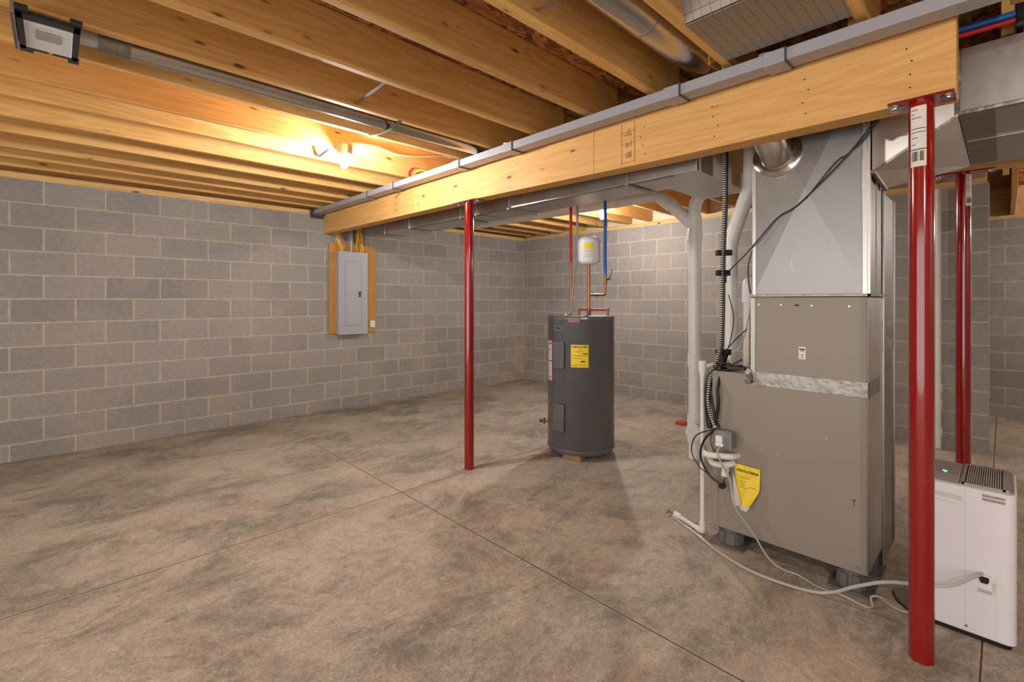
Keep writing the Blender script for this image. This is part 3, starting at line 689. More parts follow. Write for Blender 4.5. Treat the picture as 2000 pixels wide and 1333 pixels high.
ds = thing('drain_stack', (-1.91, -3.915, 0), 'white plastic drain stack with wye and overhead branch pipes', 'pipe')
S0 = (-1.91, -3.915)
part('stack_pipe', M['white_pvc'], ds, lambda b: b.tube([(*S0, .002), (*S0, 2.05)], .051, 28))
part('coupling', M['white_pvc'], ds, lambda b: (b.tube([(*S0, 1.855), (*S0, 1.93)], .060, 28), b.tube([(*S0, 1.93), (*S0, 2.06)], .056, 28)))
part('coupling', M['white_pvc'], ds, lambda b: b.tube([(*S0, .78), (*S0, .89)], .058, 28))
part('cleanout', M['white_pvc'], ds, lambda b: (b.tube([(*S0, .14), (*S0, .37)], .062, 28), b.tube([(-1.91, -3.915, .25), (-2.01, -3.955, .25)], .058, 28), b.tube([(-2.0, -3.95, .25), (-2.03, -3.963, .25)], .066, 28)))
part('cleanout_plug', M['white_pvc'], ds, lambda b: b.tube([(-2.03, -3.963, .25), (-2.042, -3.968, .25)], .05, 24))
diag = [(-1.93, -3.30, 2.298), (-1.93, -3.52, 2.298), (-1.93, -3.60, 2.28), (-1.925, -3.66, 2.235), (-1.915, -3.78, 2.115), (-1.91, -3.90, 1.99)]
part('branch_pipe', M['white_pvc'], ds, lambda b: b.tube([(-1.93, -1.05, 2.325)]+smoothpath(diag, 5), .052, 24))
part('branch_coupling', M['white_pvc'], ds, lambda b: b.tube([(-1.93, -3.12, 2.302), (-1.93, -3.18, 2.301)], .058, 24))
part('branch_coupling', M['white_pvc'], ds, lambda b: b.tube([(-1.928, -3.615, 2.272), (-1.92, -3.72, 2.175)], .058, 24))
part('upper_branch', M['white_pvc'], ds, lambda b: b.tube(smoothpath([(*S0, 2.05), (*S0, 2.13), (-1.91, -3.935, 2.20), (-1.91, -3.985, 2.245), (-1.91, -4.06, 2.258), (-1.91, -4.2, 2.258), (-1.91, -4.75, 2.25)], 6), .051, 24))
part('branch_coupling', M['white_pvc'], ds, lambda b: b.tube([(-1.91, -4.05, 2.258), (-1.91, -4.12, 2.258)], .057, 24))

cd = thing('condensate_drain', (-3.16, -4.543, 0), 'thin white drain pipe beside the air handler running to the floor', 'pipe')
part('riser', M['white_pvc'], cd, lambda b: b.tube([(-3.16, -4.543, .02), (-3.16, -4.543, .94)], .0125, 16))
part('funnel_cup', M['white_pvc'], cd, lambda b: b.lathe((-3.16, -4.543, .91), [(.016, 0), (.017, .02), (.022, .03), (.022, .09)], 20))
part('floor_leg', M['white_pvc'], cd, lambda b: b.tube([(-3.16, -4.543, .019), (-3.07, -4.34, .019)], .0135, 16))
part('corner_elbow', M['white_pvc'], cd, lambda b: b.tube(smoothpath([(-3.16, -4.543, .075), (-3.16, -4.543, .03), (-3.155, -4.532, .0205), (-3.143, -4.505, .0205)]), .0185, 16))
part('end_fitting', M['white_pvc'], cd, lambda b: b.tube([(-3.085, -4.374, .0205), (-3.065, -4.328, .0205)], .0185, 16))
part('spigot', M['primer'], cd, lambda b: (b.tube([(-3.066, -4.33, .02), (-3.055, -4.285, .02)], .008, 10), b.tube([(-3.085, -4.285, .02), (-3.04, -4.275, .026)], .007, 10), b.tube([(-3.057, -4.287, .02), (-3.06, -4.275, .042)], .006, 8)))
part('cabinet_arm', M['white_pvc'], cd, lambda b: b.tube(smoothpath([(-3.16, -4.545, .503), (-3.225, -4.575, .503), (-3.27, -4.62, .503), (-3.262, -4.70, .512), (-3.245, -4.742, .515), (-3.20, -4.757, .516)], 5), .0165, 14))
part('arm_coupling', M['purple'], cd, lambda b: b.tube([(-3.185, -4.557, .503), (-3.162, -4.545, .503)], .021, 14))
part('trap', M['white_pvc'], cd, lambda b: b.tube(smoothpath([(-3.21, -4.735, .47), (-3.24, -4.715, .465), (-3.245, -4.67, .455), (-3.235, -4.63, .455), (-3.20, -4.60, .47), (-3.165, -4.56, .475)], 5), .0165, 14))
part('trap_cup', M['white_pvc'], cd, lambda b: b.tube([(-3.236, -4.70, .40), (-3.238, -4.705, .46)], .019, 14))
wire('flexible_drain_tube', [(-3.16, -4.545, .96), (-3.14, -4.57, .975), (-3.10, -4.62, .99), (-3.06, -4.65, 1.0)], .011, M['white_pvc'], 'pale flexible tube curving from the drain cup to the cabinet', 'tube')

wire('power_cord', [(-3.262, -4.69, .575), (-3.29, -4.683, .53), (-3.285, -4.705, .472), (-3.262, -4.735, .40), (-3.285, -4.766, .283), (-3.262, -4.817, .192), (-3.235, -4.855, .125), (-3.225, -4.90, .05), (-3.225, -4.96, .008), (-3.23, -5.05, .006), (-3.27, -5.14, .006), (-3.262, -5.227, .006), (-3.285, -5.318, .006), (-3.262, -5.345, .006), (-3.24, -5.338, .035), (-3.225, -5.372, .040), (-3.21, -5.41, .010), (-3.20, -5.46, .006), (-3.12, -5.50, .006)], .0045, M['grey_cable'], 'grey power cord from the outlet box along the floor to the dehumidifier', 'cord')
wire('power_cord', [(-3.06, -5.39, .007), (-3.12, -5.41, .006), (-3.16, -5.44, .006), (-3.2, -5.48, .006)], .004, M['black'], 'thin black cord lying on the floor beside the dehumidifier', 'cord')
wire('drain_hose', [(-3.205, -5.69, .272), (-3.27, -5.66, .268), (-3.36, -5.60, .248), (-3.385, -5.50, .222), (-3.37, -5.40, .18), (-3.35, -5.30, .11), (-3.335, -5.22, .045), (-3.335, -5.14, .010), (-3.366, -5.02, .010), (-3.362, -4.86, .010), (-3.293, -4.68, .010), (-3.20, -4.53, .010), (-3.16, -4.455, .010), (-3.085, -4.32, .010)], .0070, M['clear_hose'], 'clear plastic hose from the dehumidifier lying to the floor drain pipe', 'hose', 8, 12)

# ------------------------------------------------------------------ dehumidifier
dh = thing('dehumidifier', (-3.04, -5.62, 0), 'white portable dehumidifier with grey vented top behind the nearest red column', 'dehumidifier')
DX0, DX1, DY0, DY1, DH = -3.215, -2.87, -5.78, -5.465, .60
part('body', M['white'], dh, lambda b: b.rbox(DX0, DX1, DY0, DY1, .022, DH, .03, 8, 2), bevel=.004)
part('base', M['black'], dh, lambda b: b.rbox(DX0+.012, DX1-.01, DY0+.012, DY1-.01, .001, .022, .025, 6, 2))
tp = part('top_tray', M['grey_top'], dh, lambda b: b.rbox(DX0+.008, DX1-.006, DY0+.008, DY1-.006, DH, DH+.006, .026, 8, 2))
part('vent_recess', M['slot'], dh, lambda b: b.box(DX0+.022, DX1-.018, DY0+.038, -5.634, DH+.0061, DH+.0072))
for k in range(15):
    y = DY0+.044+k*(.148/15*.69)
    part('vent_slat', M['slat'], dh, lambda b: b.box(DX0+.020, DX1-.014, y-.0021, y+.0021, DH+.0068, DH+.0125))
part('vent_rim', M['grey_top'], dh, lambda b: (b.box(DX0+.014, DX0+.022, DY0+.030, -5.626, DH+.005, DH+.0125), b.box(DX1-.018, DX1-.012, DY0+.030, -5.626, DH+.005, DH+.0125), b.box(DX0+.014, DX1-.012, -5.634, -5.624, DH+.005, DH+.0125), b.box(DX0+.014, DX1-.012, DY0+.020, DY0+.038, DH+.005, DH+.0125)))
cp = part('control_panel', M['grey_top'], dh, lambda b: b.box(DX0+.03, DX1-.03, -5.615, DY1-.02, DH+.0062, DH+.0085), bevel=.002)
part('indicator_light', M['led'], cp, lambda b: (b.box(-3.06, -3.054, -5.574, -5.560, DH+.0086, DH+.0092), b.box(-3.074, -3.070, -5.574, -5.565, DH+.0086, DH+.0092)))
part('front_seam', M['offwhite'], dh, lambda b: (b.box(DX0-.0008, DX0+.001, -5.6375, -5.6365, .03, .595), b.box(DX0-.0008, DX0+.001, -5.724, -5.7232, .03, .26), b.box(DX0-.0008, DX0+.001, -5.745, -5.705, .2435, .2445)))
part('handle_recess', M['offwhite'], dh, lambda b: b.rbox(DX0-.001, DX0+.001, -5.628, -5.475, .540, .560, .009, 5, 0))  # flat off-white strip; the recess's soft shade is put into its colour
part('handle_lip', M['white'], dh, lambda b: b.rbox(DX0-.006, DX0+.001, -5.630, -5.475, .528, .543, .006, 4, 0), bevel=.002)
wl = part('warning_sticker', M['paper'], dh, lambda b: b.box(DX0-.0014, DX0-.0002, -5.752, -5.684, .556, .592))
def warn(b):
    for z in (.582, .5675):
        b.box(DX0-.0018, DX0-.0013, -5.75, -5.686, z+.0028, z+.0036); b.box(DX0-.0018, DX0-.0013, -5.75, -5.686, z-.0056, z-.0048)
        y = -5.687
        while y > -5.748:
            w_ = R.uniform(.0015, .005); b.box(DX0-.0018, DX0-.0013, y-w_, y, z-.0042, z+.0018); y -= w_+.0009
wp = part('sticker_print', M['grey_mark'], wl, warn)
pt = part('hose_port', M['slot'], dh, lambda b: b.rbox(DX0-.0015, DX0+.001, -5.705, -5.676, .236, .266, .010, 5, 0))
part('port_cover', M['white'], dh, lambda b: (b.box(DX0-.012, DX0-.0005, -5.708, -5.672, .266, .2725), b.tube(smoothpath([(DX0-.004, -5.676, .25), (DX0-.006, -5.68, .238), (DX0-.006, -5.69, .233), (DX0-.006, -5.70, .236)]), .002, 6)), bevel=.002)
part('side_slot', M['offwhite'], dh, lambda b: b.box(DX0-.0018, DX0, -5.722, -5.714, .213, .247))
gl = part('guide_sticker', M['paper'], dh, lambda b: b.box(DX0-.0012, DX0-.0002, -5.722, -5.668, .196, .215))
part('guide_print', M['grey_mark'], gl, lambda b: [b.box(DX0-.0016, DX0-.0012, -5.712, -5.674, .199+k*.0035, .2002+k*.0035) for k in range(4)])
part('front_screw', M['grey_mark'], dh, lambda b: b.tube([(DX0+.001, -5.640, .045), (DX0-.002, -5.640, .045)], .0045, 10))

# ------------------------------------------------------------------ water heater
WC = (-2.47, -3.13); WR = .292; A0 = math.radians(-142.2)
wh = thing('water_heater', (WC[0], WC[1], .045), 'charcoal electric water heater with yellow energy label on wood blocks', 'water heater')
part('tank', M['tank'], wh, lambda b: b.lathe((*WC, 0), [(WR-.012, .046), (WR-.006, .05), (WR-.004, .075), (WR, .08), (WR, 1.185), (WR+.002, 1.19), (WR+.002, 1.205), (WR-.006, 1.213), (WR-.05, 1.216), (.02, 1.218)], 72), smooth=40)
part('rim', M['tank_cover'], wh, lambda b: b.lathe((*WC, 0), [(WR-.003, .068), (WR+.004, .072), (WR+.004, .086), (WR, .09)], 72))
part('top_rim', M['tank_cover'], wh, lambda b: b.lathe((*WC, 0), [(WR, 1.183), (WR+.003, 1.187), (WR+.003, 1.205), (WR-.004, 1.212)], 72))
def deg(a): return A0+math.radians(a)
def cover(z0, z1):
    def fn(b): b.cylpatch(WC, WR+.0005, .018, deg(-50), deg(-27), z0, z1, 10)
    c = part('access_cover', M['tank_cover'], wh, fn, bevel=.008)
    for z in (z0-.012, z1+.012):
        a = deg(-38); part('cover_screw', M['primer'], c, lambda b: b.tube([(WC[0]+(WR)*math.cos(a), WC[1]+WR*math.sin(a), z), (WC[0]+(WR+.006)*math.cos(a), WC[1]+(WR+.006)*math.sin(a), z)], .005, 8))
cover(.77, 1.0); cover(.235, .47)
el = part('energy_label', M['yellow'], wh, lambda b: b.cylpatch(WC, WR+.0004, .0008, deg(-16), deg(12.7), .79, .978, 12))
def cyl_text(b, body, size, a_c, z_c, r):
    b.text(body, size, lambda x, y: (WC[0]+r*math.cos(deg(a_c)+x/r), WC[1]+r*math.sin(deg(a_c)+x/r), z_c+y))
def eprint(b):
    r = WR+.0018
    cyl_text(b, 'ENERGYGUIDE', .0195, -1.6, .960, r)
    b.cylpatch(WC, WR+.0013, .0004, deg(4), deg(11), .901, .909, 4); b.cylpatch(WC, WR+.0013, .0004, deg(0), deg(7), .834, .845, 4)
    for z, a0, a1 in ((.925, -12, 7), (.917, -9, 4), (.890, -15, 12), (.888, -15, 12), (.868, -14, 3), (.861, -14, 0), (.812, -15, 8), (.805, -15, 6), (.80, -15, -4)):
        b.cylpatch(WC, WR+.0013, .0004, deg(a0), deg(a1), z, z+.0016, 6)
    b.cylpatch(WC, WR+.0013, .0004, deg(-3), deg(-.5), .936, .942, 2)
part('label_print', M['mark'], el, eprint, smooth=0)
wl = part('instruction_label', M['paper'], wh, lambda b: b.cylpatch(WC, WR+.0004, .0008, deg(-74), deg(-57), .655, .998, 8))
part('label_print', M['mark'], wl, lambda b: (b.cylpatch(WC, WR+.0012, .0005, deg(-74), deg(-57), .82, .828, 4), b.cylpatch(WC, WR+.0012, .0005, deg(-74), deg(-62), .915, .92, 4), b.cylpatch(WC, WR+.0012, .0005, deg(-73), deg(-58), .683, .687, 4), b.cylpatch(WC, WR+.0012, .0005, deg(-73), deg(-58), .672, .675, 4)))
part('label_mark', M['red_pex'], wl, lambda b: b.cylpatch(WC, WR+.0012, .0005, deg(-66), deg(-59), .965, .985, 4))
np_ = part('name_plate', M['tank_cover'], wh, lambda b: b.cylpatch(WC, WR+.0004, .003, deg(-50), deg(-30), 1.085, 1.135, 8), bevel=.002)
part('plate_print', M['mark'], np_, lambda b: b.cylpatch(WC, WR+.0036, .0006, deg(-44), deg(-35), 1.108, 1.118, 4))
part('top_pad', M['foam'], wh, lambda b: b.cylpatch(WC, WR+.003, .004, deg(-20), deg(-1), 1.165, 1.206, 8))
part('top_sticker', M['paper'], wh, lambda b: b.cylpatch(WC, WR+.0035, .001, deg(1), deg(11), 1.192, 1.204, 6))
def top_at(a, r): return (WC[0]+r*math.cos(deg(a)), WC[1]+r*math.sin(deg(a)))
part('wiring_cap', M['primer'], wh, lambda b: b.lathe((-2.585, -3.06, 1.216), [(.05, 0), (.05, .008), (.012, .012), (.012, .03)], 20))
dva = deg(-92)
dv = part('drain_valve', M['brass'], wh, lambda b: (b.tube([(WC[0]+WR*math.cos(dva)*.98, WC[1]+WR*math.sin(dva)*.98, .26), (WC[0]+(WR+.06)*math.cos(dva), WC[1]+(WR+.06)*math.sin(dva), .26)], .010, 12), b.tube([(WC[0]+(WR+.035)*math.cos(dva), WC[1]+(WR+.035)*math.sin(dva), .24), (WC[0]+(WR+.035)*math.cos(dva), WC[1]+(WR+.035)*math.sin(dva), .285)], .012, 12)))
part('valve_knob', M['black'], dv, lambda b: b.tube([(WC[0]+(WR+.06)*math.cos(dva), WC[1]+(WR+.06)*math.sin(dva), .26), (WC[0]+(WR+.075)*math.cos(dva), WC[1]+(WR+.075)*math.sin(dva), .26)], .016, 12))
blks = [((-2.665, -3.21), 'front wooden block under the water heater'), ((-2.42, -2.96), 'rear wooden block under the water heater'), ((-2.36, -3.16), 'side wooden block under the water heater')]
for (x, y), lb in blks:
    o = MB().obox((x, y, .0232), (.09, .17, .044), Matrix.Rotation(math.radians(8), 3, 'Z')).build('wood_block', M['block_wood'], bevel=.002)
    tag(o, lb, 'block', 'wood blocks under the water heater')

et = thing('expansion_tank', (-2.435, -3.193, 1.66), 'white expansion tank with yellow label above the water heater', 'tank')
EC = (-2.435, -3.193)
part('shell', M['white'], et, lambda b: b.lathe((*EC, 0), [(.02, 1.662), (.05, 1.664), (.078, 1.672), (.094, 1.69), (.098, 1.71), (.098, 1.86), (.094, 1.882), (.078, 1.902), (.05, 1.912), (.015, 1.914)], 44), smooth=60)
part('valve_stem', M['primer'], et, lambda b: b.tube([(*EC, 1.913), (*EC, 1.935)], .008, 10))
sl = part('tank_label', M['paper'], et, lambda b: b.cylpatch(EC, .0983, .0006, A0-.55, A0+.45, 1.71, 1.855, 12))
part('label_header', M['yellow'], sl, lambda b: b.cylpatch(EC, .0992, .0005, A0-.50, A0+.42, 1.80, 1.85, 12))
part('label_lines', M['grey_mark'], sl, lambda b: [b.cylpatch(EC, .0992, .0004, A0-.48, A0+.3, z, z+.0016, 6) for z in (1.785, 1.772, 1.745, 1.73)])
tag(MB().obox((-2.28, -2.94, 2.005), (.10, .012, .045), Matrix.Rotation(-.75, 3, 'Z')).build('warning_tag', M['yellow']), 'small yellow tag hanging above the expansion tank', 'tag')
wire('tag_string', [(-2.28, -2.94, 2.02), (-2.28, -2.94, 2.2), (-2.27, -2.92, 2.46)], .0015, M['white_cable'], 'thin string holding the small yellow tag from the joists', 'string')

cw = thing('copper_riser', (-2.435, -3.193, 1.218), 'copper riser with tee and shutoff valve between heater and expansion tank', 'pipe')
part('riser_pipe', M['copper'], cw, lambda b: b.tube([(*EC, 1.217), (*EC, 1.665)], .0125, 16))
part('nipple', M['tank_cover'], cw, lambda b: b.tube([(*EC, 1.217), (*EC, 1.262)], .018, 16))
vx = (-2.33, -3.294)
part('tee_arm', M['copper'], cw, lambda b: b.tube([(*EC, 1.396)] + smoothpath([(-2.36, -3.265, 1.396), (-2.338, -3.286, 1.398), (*vx, 1.41), (*vx, 1.44)], 5) + [(*vx, 1.56)], .0105, 14))
part('tee_fitting', M['copper'], cw, lambda b: (b.tube([(*EC, 1.37), (*EC, 1.42)], .0155, 16), b.tube([(-2.40, -3.226, 1.396), (-2.375, -3.25, 1.396)], .013, 14)))
vv = part('shutoff_valve', M['brass'], cw, lambda b: (b.tube([(*vx, 1.49), (*vx, 1.57)], .0145, 14), b.tube([(*vx, 1.53), (vx[0]+.025, vx[1]-.024, 1.535)], .008, 10)))
part('valve_lever', M['brass'], vv, lambda b: (b.tube(smoothpath([(vx[0]+.022, vx[1]-.021, 1.535), (vx[0]+.03, vx[1]-.03, 1.545), (vx[0]+.036, vx[1]-.036, 1.53)]), .005, 8), b.tube(smoothpath([(vx[0]+.024, vx[1]-.024, 1.545), (vx[0]+.036, vx[1]-.036, 1.58), (vx[0]+.042, vx[1]-.042, 1.63)]), .004, 8)))
wire('water_pipe', [(*vx, 1.572), (-2.33, -3.292, 1.8), (-2.325, -3.29, 2.1), (-2.33, -3.285, 2.43)], .014, M['blue_pex'], 'blue plastic water pipe rising from the shutoff valve', 'pipe', 6, 14)
hx = (-2.55, -3.083)
hot = thing('hot_water_pipe', (hx[0], hx[1], 1.218), 'red plastic pipe on copper stub rising from the water heater', 'pipe')
part('copper_stub', M['copper'], hot, lambda b: b.tube([(*hx, 1.219), (*hx, 1.68)], .009, 12))
part('crimp_ring', M['copper'], hot, lambda b: b.tube([(*hx, 1.668), (*hx, 1.69)], .0135, 12))
part('red_pipe', M['red_pex'], hot, lambda b: b.tube([(*hx, 1.685), (hx[0], hx[1], 2.0), (hx[0]+.01, hx[1]+.01, 2.43)], .0125, 14))
wire('flexible_cable', [(-2.56, -3.085, 1.235), (-2.548, -3.10, 1.40), (-2.535, -3.11, 1.62), (-2.505, -3.125, 1.75), (-2.505, -3.12, 1.95), (-2.505, -3.12, 2.43)], .011, M['grey_cable'], 'grey flexible electric cable dropping into the water heater top', 'cable', 8, 12)
cr = thing('relief_line', (-2.42, -3.2, 1.218), 'red bypass pipe between two dark elbows on the heater top', 'pipe')
part('red_tube', M['red_pex'], cr, lambda b: b.tube([(-2.49, -3.135, 1.268), (-2.315, -3.305, 1.265)], .009, 12))
for (x, y) in ((-2.495, -3.13), (-2.312, -3.308)):
    part('elbow', M['brass'], cr, lambda b: (b.tube([(x, y, 1.216), (x, y, 1.28)], .0105, 12)))

# ------------------------------------------------------------------ electric panel
bd = tag(MB().box(-3.425, -2.81, -.021, -.002, .938, 2.065).build('plywood_backboard', M['board'], bevel=.002), 'plywood backboard behind the grey breaker panel on the block wall', 'board')
tag(MB().box(-3.10, -3.005, -.05, -.002, 2.068, 2.20).build('wood_blocking', M['board'], bevel=.002), 'short wood blocking above the backboard holding yellow cables', 'board')
ep = thing('breaker_panel', (-3.16, -.08, .93), 'grey electrical breaker panel mounted on plywood on the block wall', 'electrical panel')
part('enclosure', M['panel_grey'], ep, lambda b: b.box(-3.345, -2.978, -.108, -.0215, .932, 1.945), bevel=.003)
part('cover', M['panel_grey'], ep, lambda b: b.box(-3.354, -2.97, -.12, -.108, .926, 1.953), bevel=.003)
dr = part('door', M['panel_grey'], ep, lambda b: b.box(-3.265, -3.063, -.1235, -.12, 1.036, 1.833), bevel=.0015)
part('door_gap', M['grey_mark'], ep, lambda b: (b.box(-3.268, -3.265, -.1206, -.12, 1.033, 1.836), b.box(-3.063, -3.060, -.1206, -.12, 1.033, 1.836), b.box(-3.268, -3.06, -.1206, -.12, 1.833, 1.836), b.box(-3.268, -3.06, -.1206, -.12, 1.033, 1.036)))
part('latch', M['conduit_dark'], dr, lambda b: b.rbox(-3.098, -3.064, -.1275, -.1235, 1.39, 1.463, .008, 4, 1))
for x in (-3.34, -2.985):
    for z in (.96, 1.92): part('cover_screw', M['primer'], ep, lambda b: b.tube([(x, -.12, z), (x, -.123, z)], .006, 10))
so = thing('wall_outlet', (-2.85, -.03, 1.0), 'small white outlet at the lower corner of the plywood backboard', 'outlet')
part('outlet_box', M['porcelain'], so, lambda b: b.rbox(-2.895, -2.828, -.04, -.0215, .998, 1.085, .006, 4, 1), bevel=.002)
part('outlet_face', M['white'], so, lambda b: b.rbox(-2.88, -2.843, -.044, -.04, 1.012, 1.070, .006, 4, 1))
lc = [[(-3.30, -.07, 1.956), (-3.31, -.065, 2.02), (-3.345, -.06, 2.09), (-3.36, -.06, 2.20), (-3.36, -.06, 2.43)], [(-3.28, -.07, 1.956), (-3.295, -.07, 2.03), (-3.325, -.065, 2.10), (-3.33, -.06, 2.43)],
      [(-3.08, -.07, 1.956), (-3.10, -.075, 2.02), (-3.085, -.06, 2.12), (-3.08, -.06, 2.43)], [(-3.05, -.07, 1.956), (-3.035, -.075, 2.03), (-3.065, -.06, 2.12), (-3.06, -.06, 2.43)], [(-3.02, -.07, 1.956), (-3.01, -.075, 2.02), (-3.035, -.06, 2.12), (-3.03, -.06, 2.43)]]
nm = ['outermost yellow cable at the panel top near the beam end', 'second yellow cable at the panel top near the beam end', 'first yellow cable on the wood blocking above the panel', 'second yellow cable on the wood blocking above the panel', 'third yellow cable on the wood blocking above the panel']
for p, l in zip(lc, nm): wire('yellow_cable', p, .0085, M['yellow_cable'], l, 'cable', group='yellow cables entering the panel')
wire('red_cable', [(-3.26, -.07, 1.956), (-3.25, -.07, 2.05), (-3.275, -.06, 2.13), (-3.27, -.06, 2.43)], .0065, M['red_pex'], 'red cable entering the breaker panel top', 'cable')
wire('conduit_pipe', [(-3.165, -.062, 1.95), (-3.165, -.062, 2.2), (-3.165, -.062, 2.43)], .019, M['conduit'], 'grey conduit pipe entering the breaker panel top', 'pipe', 3, 16)
wire('ground_wire', [(-2.985, -.07, 1.956), (-2.99, -.06, 2.1), (-2.985, -.055, 2.43)], .004, M['copper'], 'thin copper wire entering the breaker panel top', 'wire')

# ------------------------------------------------------------------ lamps
def lamp(x, y, z, label):
    t = thing('ceiling_lamp', (x, y, ZJ), label, 'lamp', 'bare bulb lamps')
    part('junction_box', M['galv_dull'], t, lambda b: b.tube([(x, y, 2.392), (x, y, 2.452)], .056, 8), smooth=20)
    part('lamp_holder', M['porcelain'], t, lambda b: b.lathe((x, y, 0), [(.026, 2.362), (.030, 2.372), (.054, 2.384), (.056, 2.392)], 28))
    part('bulb', M['bulb'], t, lambda b: b.lathe((x, y, z), [(.004, -.034), (.016, -.031), (.026, -.02), (.030, -.004), (.028, .010), (.019, .026), (.014, .036)], 24), smooth=70)
lamp(-4.355, -2.482, 2.327, 'lit bare bulb in open joist bay over the empty floor')
lamp(-1.252, -2.50, 2.327, 'lit bare bulb beyond the duct above the water heater')
def point(x, y, z, w):  # unseen fill: bulb-like point lamps added out of view, without fixtures
    l = bpy.data.lights.new('unseen_fill_light', 'POINT'); l.energy = w; l.shadow_soft_size = .04; l.color = (1, .96, .91)
    o = bpy.data.objects.new('unseen_fill_light', l); o.location = (x, y, z); col.objects.link(o)
point(-6.4, -7.4, 2.30, 50)
point(-3.0, -8.7, 2.25, 38)
point(.7, -7.6, 2.15, 44)
wl_ = bpy.data.lights.new('added_side_fill', 'AREA'); wl_.shape = 'RECTANGLE'; wl_.size = 7.5; wl_.size_y = 2.1; wl_.energy = 92; wl_.color = (1, .98, .95)  # area lamp added along the side wall as soft fill, no window there
wo = bpy.data.objects.new('added_side_fill', wl_); wo.location = (-9.15, -5.2, 1.2); wo.rotation_euler = (PI/2, 0, -PI/2); col.objects.link(wo)

# ------------------------------------------------------------------ exhaust fan and its duct
fn = thing('exhaust_fan', (-5.855, -3.11, 2.385), 'white exhaust fan grille in a black frame between the joists', 'fan')
part('housing', M['offwhite'], fn, lambda b: b.box(-5.925, -5.79, -3.178, -2.925, 2.402, 2.55), bevel=.004)
part('frame', M['black_metal'], fn, lambda b: (b.box(-5.945, -5.768, -3.285, -3.235, 2.386, 2.40), b.box(-5.945, -5.768, -2.985, -2.945, 2.386, 2.40), b.box(-5.945, -5.925, -3.285, -2.945, 2.386, 2.40), b.box(-5.79, -5.768, -3.285, -2.945, 2.386, 2.40)), bevel=.002)
for q in ((-5.80, -5.765, -3.33, -3.28), (-5.945, -5.91, -3.33, -3.28), (-5.80, -5.765, -2.95, -2.90), (-5.945, -5.905, -2.95, -2.905)):
    part('frame_tab', M['black_metal'], fn, lambda b: b.box(*q, 2.390, 2.40))
part('frame_tab', M['galv'], fn, lambda b: b.box(-5.955, -5.946, -3.33, -2.99, 2.36, 2.42))
fp = part('cover_plate', M['white'], fn, lambda b: b.box(-5.925, -5.79, -3.232, -2.985, 2.380, 2.401), bevel=.003)
gr = part('grille', M['grey_mark'], fp, lambda b: b.box(-5.895, -5.825, -3.185, -3.105, 2.3775, 2.3795))
part('grille_slats', M['offwhite'], gr, lambda b: [b.box(-5.895, -5.825, -3.183+k*.0095, -3.180+k*.0095, 2.376, 2.3775) for k in range(9)])
part('wire_clip', M['yellow_cable'], fn, lambda b: b.tube(smoothpath([(-5.86, -2.985, 2.385), (-5.855, -2.972, 2.38), (-5.845, -2.985, 2.385)]), .003, 6))
fd = thing('exhaust_duct', (-4.6, -3.06, 2.4), 'slim round metal duct running from the exhaust fan along the joists', 'duct')
part('neck', M['offwhite'], fd, lambda b: b.tube([(-5.788, -3.06, 2.466), (-5.70, -3.06, 2.466)], .042, 24))
part('duct_pipe', M['pipe_steel'], fd, lambda b: b.tube([(-5.70, -3.06, 2.466), (-3.62, -3.06, 2.466), (-3.45, -3.055, 2.50), (-3.30, -3.05, 2.51)], .048, 28))
part('tape_wrap', M['foil_tape'], fd, lambda b: b.tube([(-5.71, -3.06, 2.466), (-5.705, -3.06, 2.466), (-5.60, -3.06, 2.466)], .0505, 28))

# ------------------------------------------------------------------ joist bridging straps
def strap(pts, label):
    o = MB()
    for a, c in zip(pts[:-1], pts[1:]): o.bar(a, c, .020, .003); o.bar(Vector(a)+Vector((.009, 0, .004)), Vector(c)+Vector((.009, 0, .004)), .003, .008)
    tag(o.build('bridging_strap', M['galv_dull']), label, 'strap', 'metal bridging straps')
strap([(-4.63, -3.185, 2.448), (-4.615, -3.60, 2.475)], 'metal bridging strap nearest the camera side of the slim duct')
strap([(-4.35, -2.835, 2.4325), (-4.345, -2.98, 2.412), (-4.34, -3.12, 2.412), (-4.335, -3.21, 2.4325)], 'metal bridging strap crossing under the slim round duct')
strap([(-4.50, -4.43, 2.49), (-4.48, -4.60, 2.455)], 'metal bridging strap beside the large round duct')
strap([(-4.405, -2.383, 2.455), (-4.40, -2.14, 2.44), (-4.455, -2.062, 2.52)], 'bent metal bridging strap beside the lit bulb')

# ------------------------------------------------------------------ cables in the joists
wire('white_cable', [(-4.30, -2.428, 2.50), (-4.1, -2.428, 2.52), (-3.88, -2.428, 2.50), (-3.65, -2.428, 2.535), (-3.45, -2.428, 2.58), (-3.38, -2.43, 2.58)], .006, M['white_cable'], 'white cable stapled along the joist from the lit bulb', 'cable')
wire('red_cable', [(-3.595, -2.135, 2.425), (-3.61, -2.14, 2.455), (-3.62, -2.19, 2.482), (-3.61, -2.28, 2.49), (-3.57, -2.36, 2.475), (-3.545, -2.385, 2.43)], .010, M['red_pex'], 'red cable looping over the grey tube near the beam', 'cable')
wire('yellow_cable', [(-3.575, -2.17, 2.425), (-3.585, -2.18, 2.445), (-3.59, -2.22, 2.461), (-3.575, -2.29, 2.462), (-3.555, -2.345, 2.445), (-3.545, -2.36, 2.425)], .008, M['yellow_cable'], 'yellow cable looping over the grey tube beside the red cable', 'cable')
for z0, m, l, r, x in ((2.462, 'blue_pex', 'blue plastic pipe passing the beam end under the joists', .0125, -3.155), (2.438, 'red_pex', 'red plastic pipe passing the beam end under the joists', .0095, -3.155)):
    wire('water_pipe', [(x+.02, -5.43, z0+.1), (x+.01, -5.50, z0+.02), (x, -5.58, z0), (x, -5.9, z0), (x, -6.3, z0)], r, M[m], l, 'pipe', 5, 12)
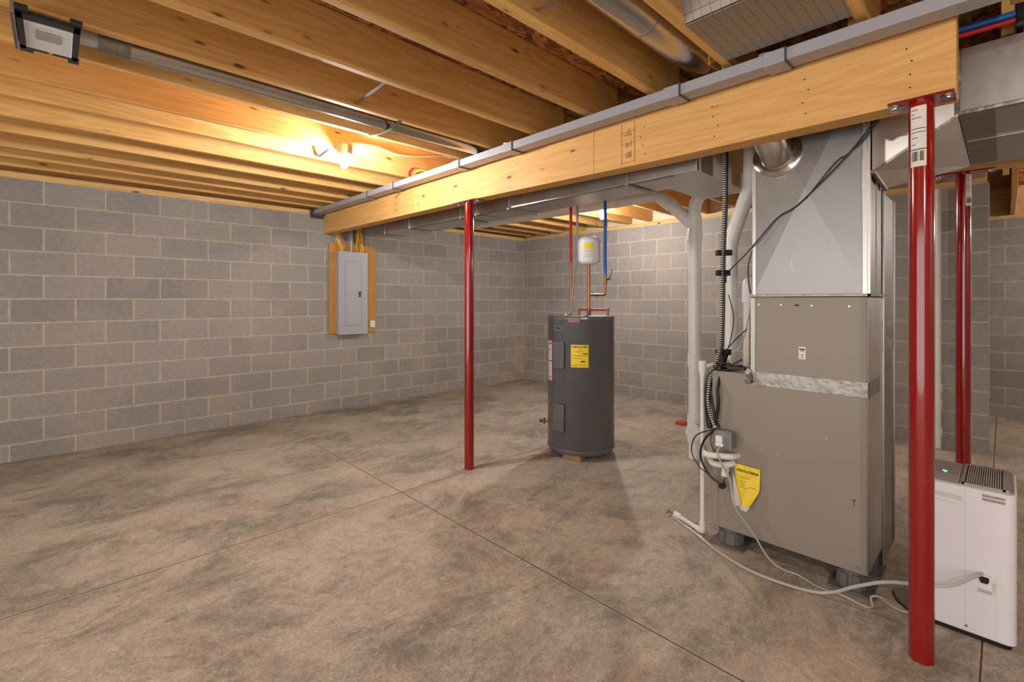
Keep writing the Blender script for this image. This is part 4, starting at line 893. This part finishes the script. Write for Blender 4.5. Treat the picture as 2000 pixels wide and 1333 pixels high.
tag(MB().box(-3.17, -3.05, -5.80, -5.777, 2.418, 2.51).build('pipe_bracket', M['black'], bevel=.004), 'black bracket holding the blue and red pipes at the joist', 'bracket')
wire('yellow_wire', [(-3.66, -4.80, 2.44), (-3.64, -4.79, 2.50), (-3.62, -4.78, 2.58), (-3.62, -4.78, 2.64)], .004, M['yellow_cable'], 'thin yellow wire beside the end of the large round duct', 'wire')

# ------------------------------------------------------------------ foil faced return panels under the joists
fpn = thing('foil_panel', (-3.86, -5.07, 2.42), 'foil faced panel closing a joist bay beside the grey tube', 'panel')
part('sheet', M['foil'], fpn, lambda b: b.box(-4.05, -3.66, -5.345, -4.878, 2.428, 2.4345))
part('end_flap', M['foil'], fpn, lambda b: b.prism([(-4.052, -5.33, 2.436), (-4.052, -4.84, 2.436), (-4.16, -4.84, 2.64), (-4.16, -5.33, 2.64)], (-.004, 0, 0)))
tag(MB().box(-2.95, -2.0, -6.2, -5.45, 2.408, 2.416).build('foil_panel', M['foil']), 'foil faced panel lying on the wide duct beyond the beam end', 'panel')

# ------------------------------------------------------------------ loose things
o = MB(); o.rbox(-.985, -.86, -3.36, -3.26, .001, .028, .015, 5, 2); tag(o.build('plastic_lid', M['orange'], bevel=.004), 'small orange red plastic cap lying on the floor behind the drain', 'cap')
wp = thing('thin_drain_pipe', (-.05, -5.314, 0), 'thin white drain pipe standing against the side wall behind red column', 'pipe')
part('pipe', M['white_pvc'], wp, lambda b: b.tube([(-.05, -5.33, .002), (-.05, -5.33, 2.36)], .022, 14))
for z in (.12, .38, .52): part('coupling', M['white_pvc'], wp, lambda b: b.tube([(-.05, -5.33, z), (-.05, -5.33, z+.07)], .029, 14))

# ------------------------------------------------------------------ camera, world, view
cam = bpy.data.cameras.new('camera'); cam.sensor_width = 36; cam.lens = 925.73/2000*36; cam.shift_y = -(666.5-587.65)/2000; cam.clip_start = .02
co = bpy.data.objects.new('camera', cam); co.location = (-5.83916, -5.74536, 1.346); co.rotation_euler = (PI/2, 0, -.766716); col.objects.link(co)
scene.camera = co
w = bpy.data.worlds.new('world'); scene.world = w; w.use_nodes = True
w.node_tree.nodes['Background'].inputs[0].default_value = (.6, .55, .5, 1); w.node_tree.nodes['Background'].inputs[1].default_value = .02
vs = scene.view_settings; vs.view_transform = 'Standard'; vs.look = 'None'; vs.gamma = 1; vs.use_curve_mapping = False; vs.exposure = 0.86
try: scene.cycles.sample_clamp_indirect = 10
except Exception: pass
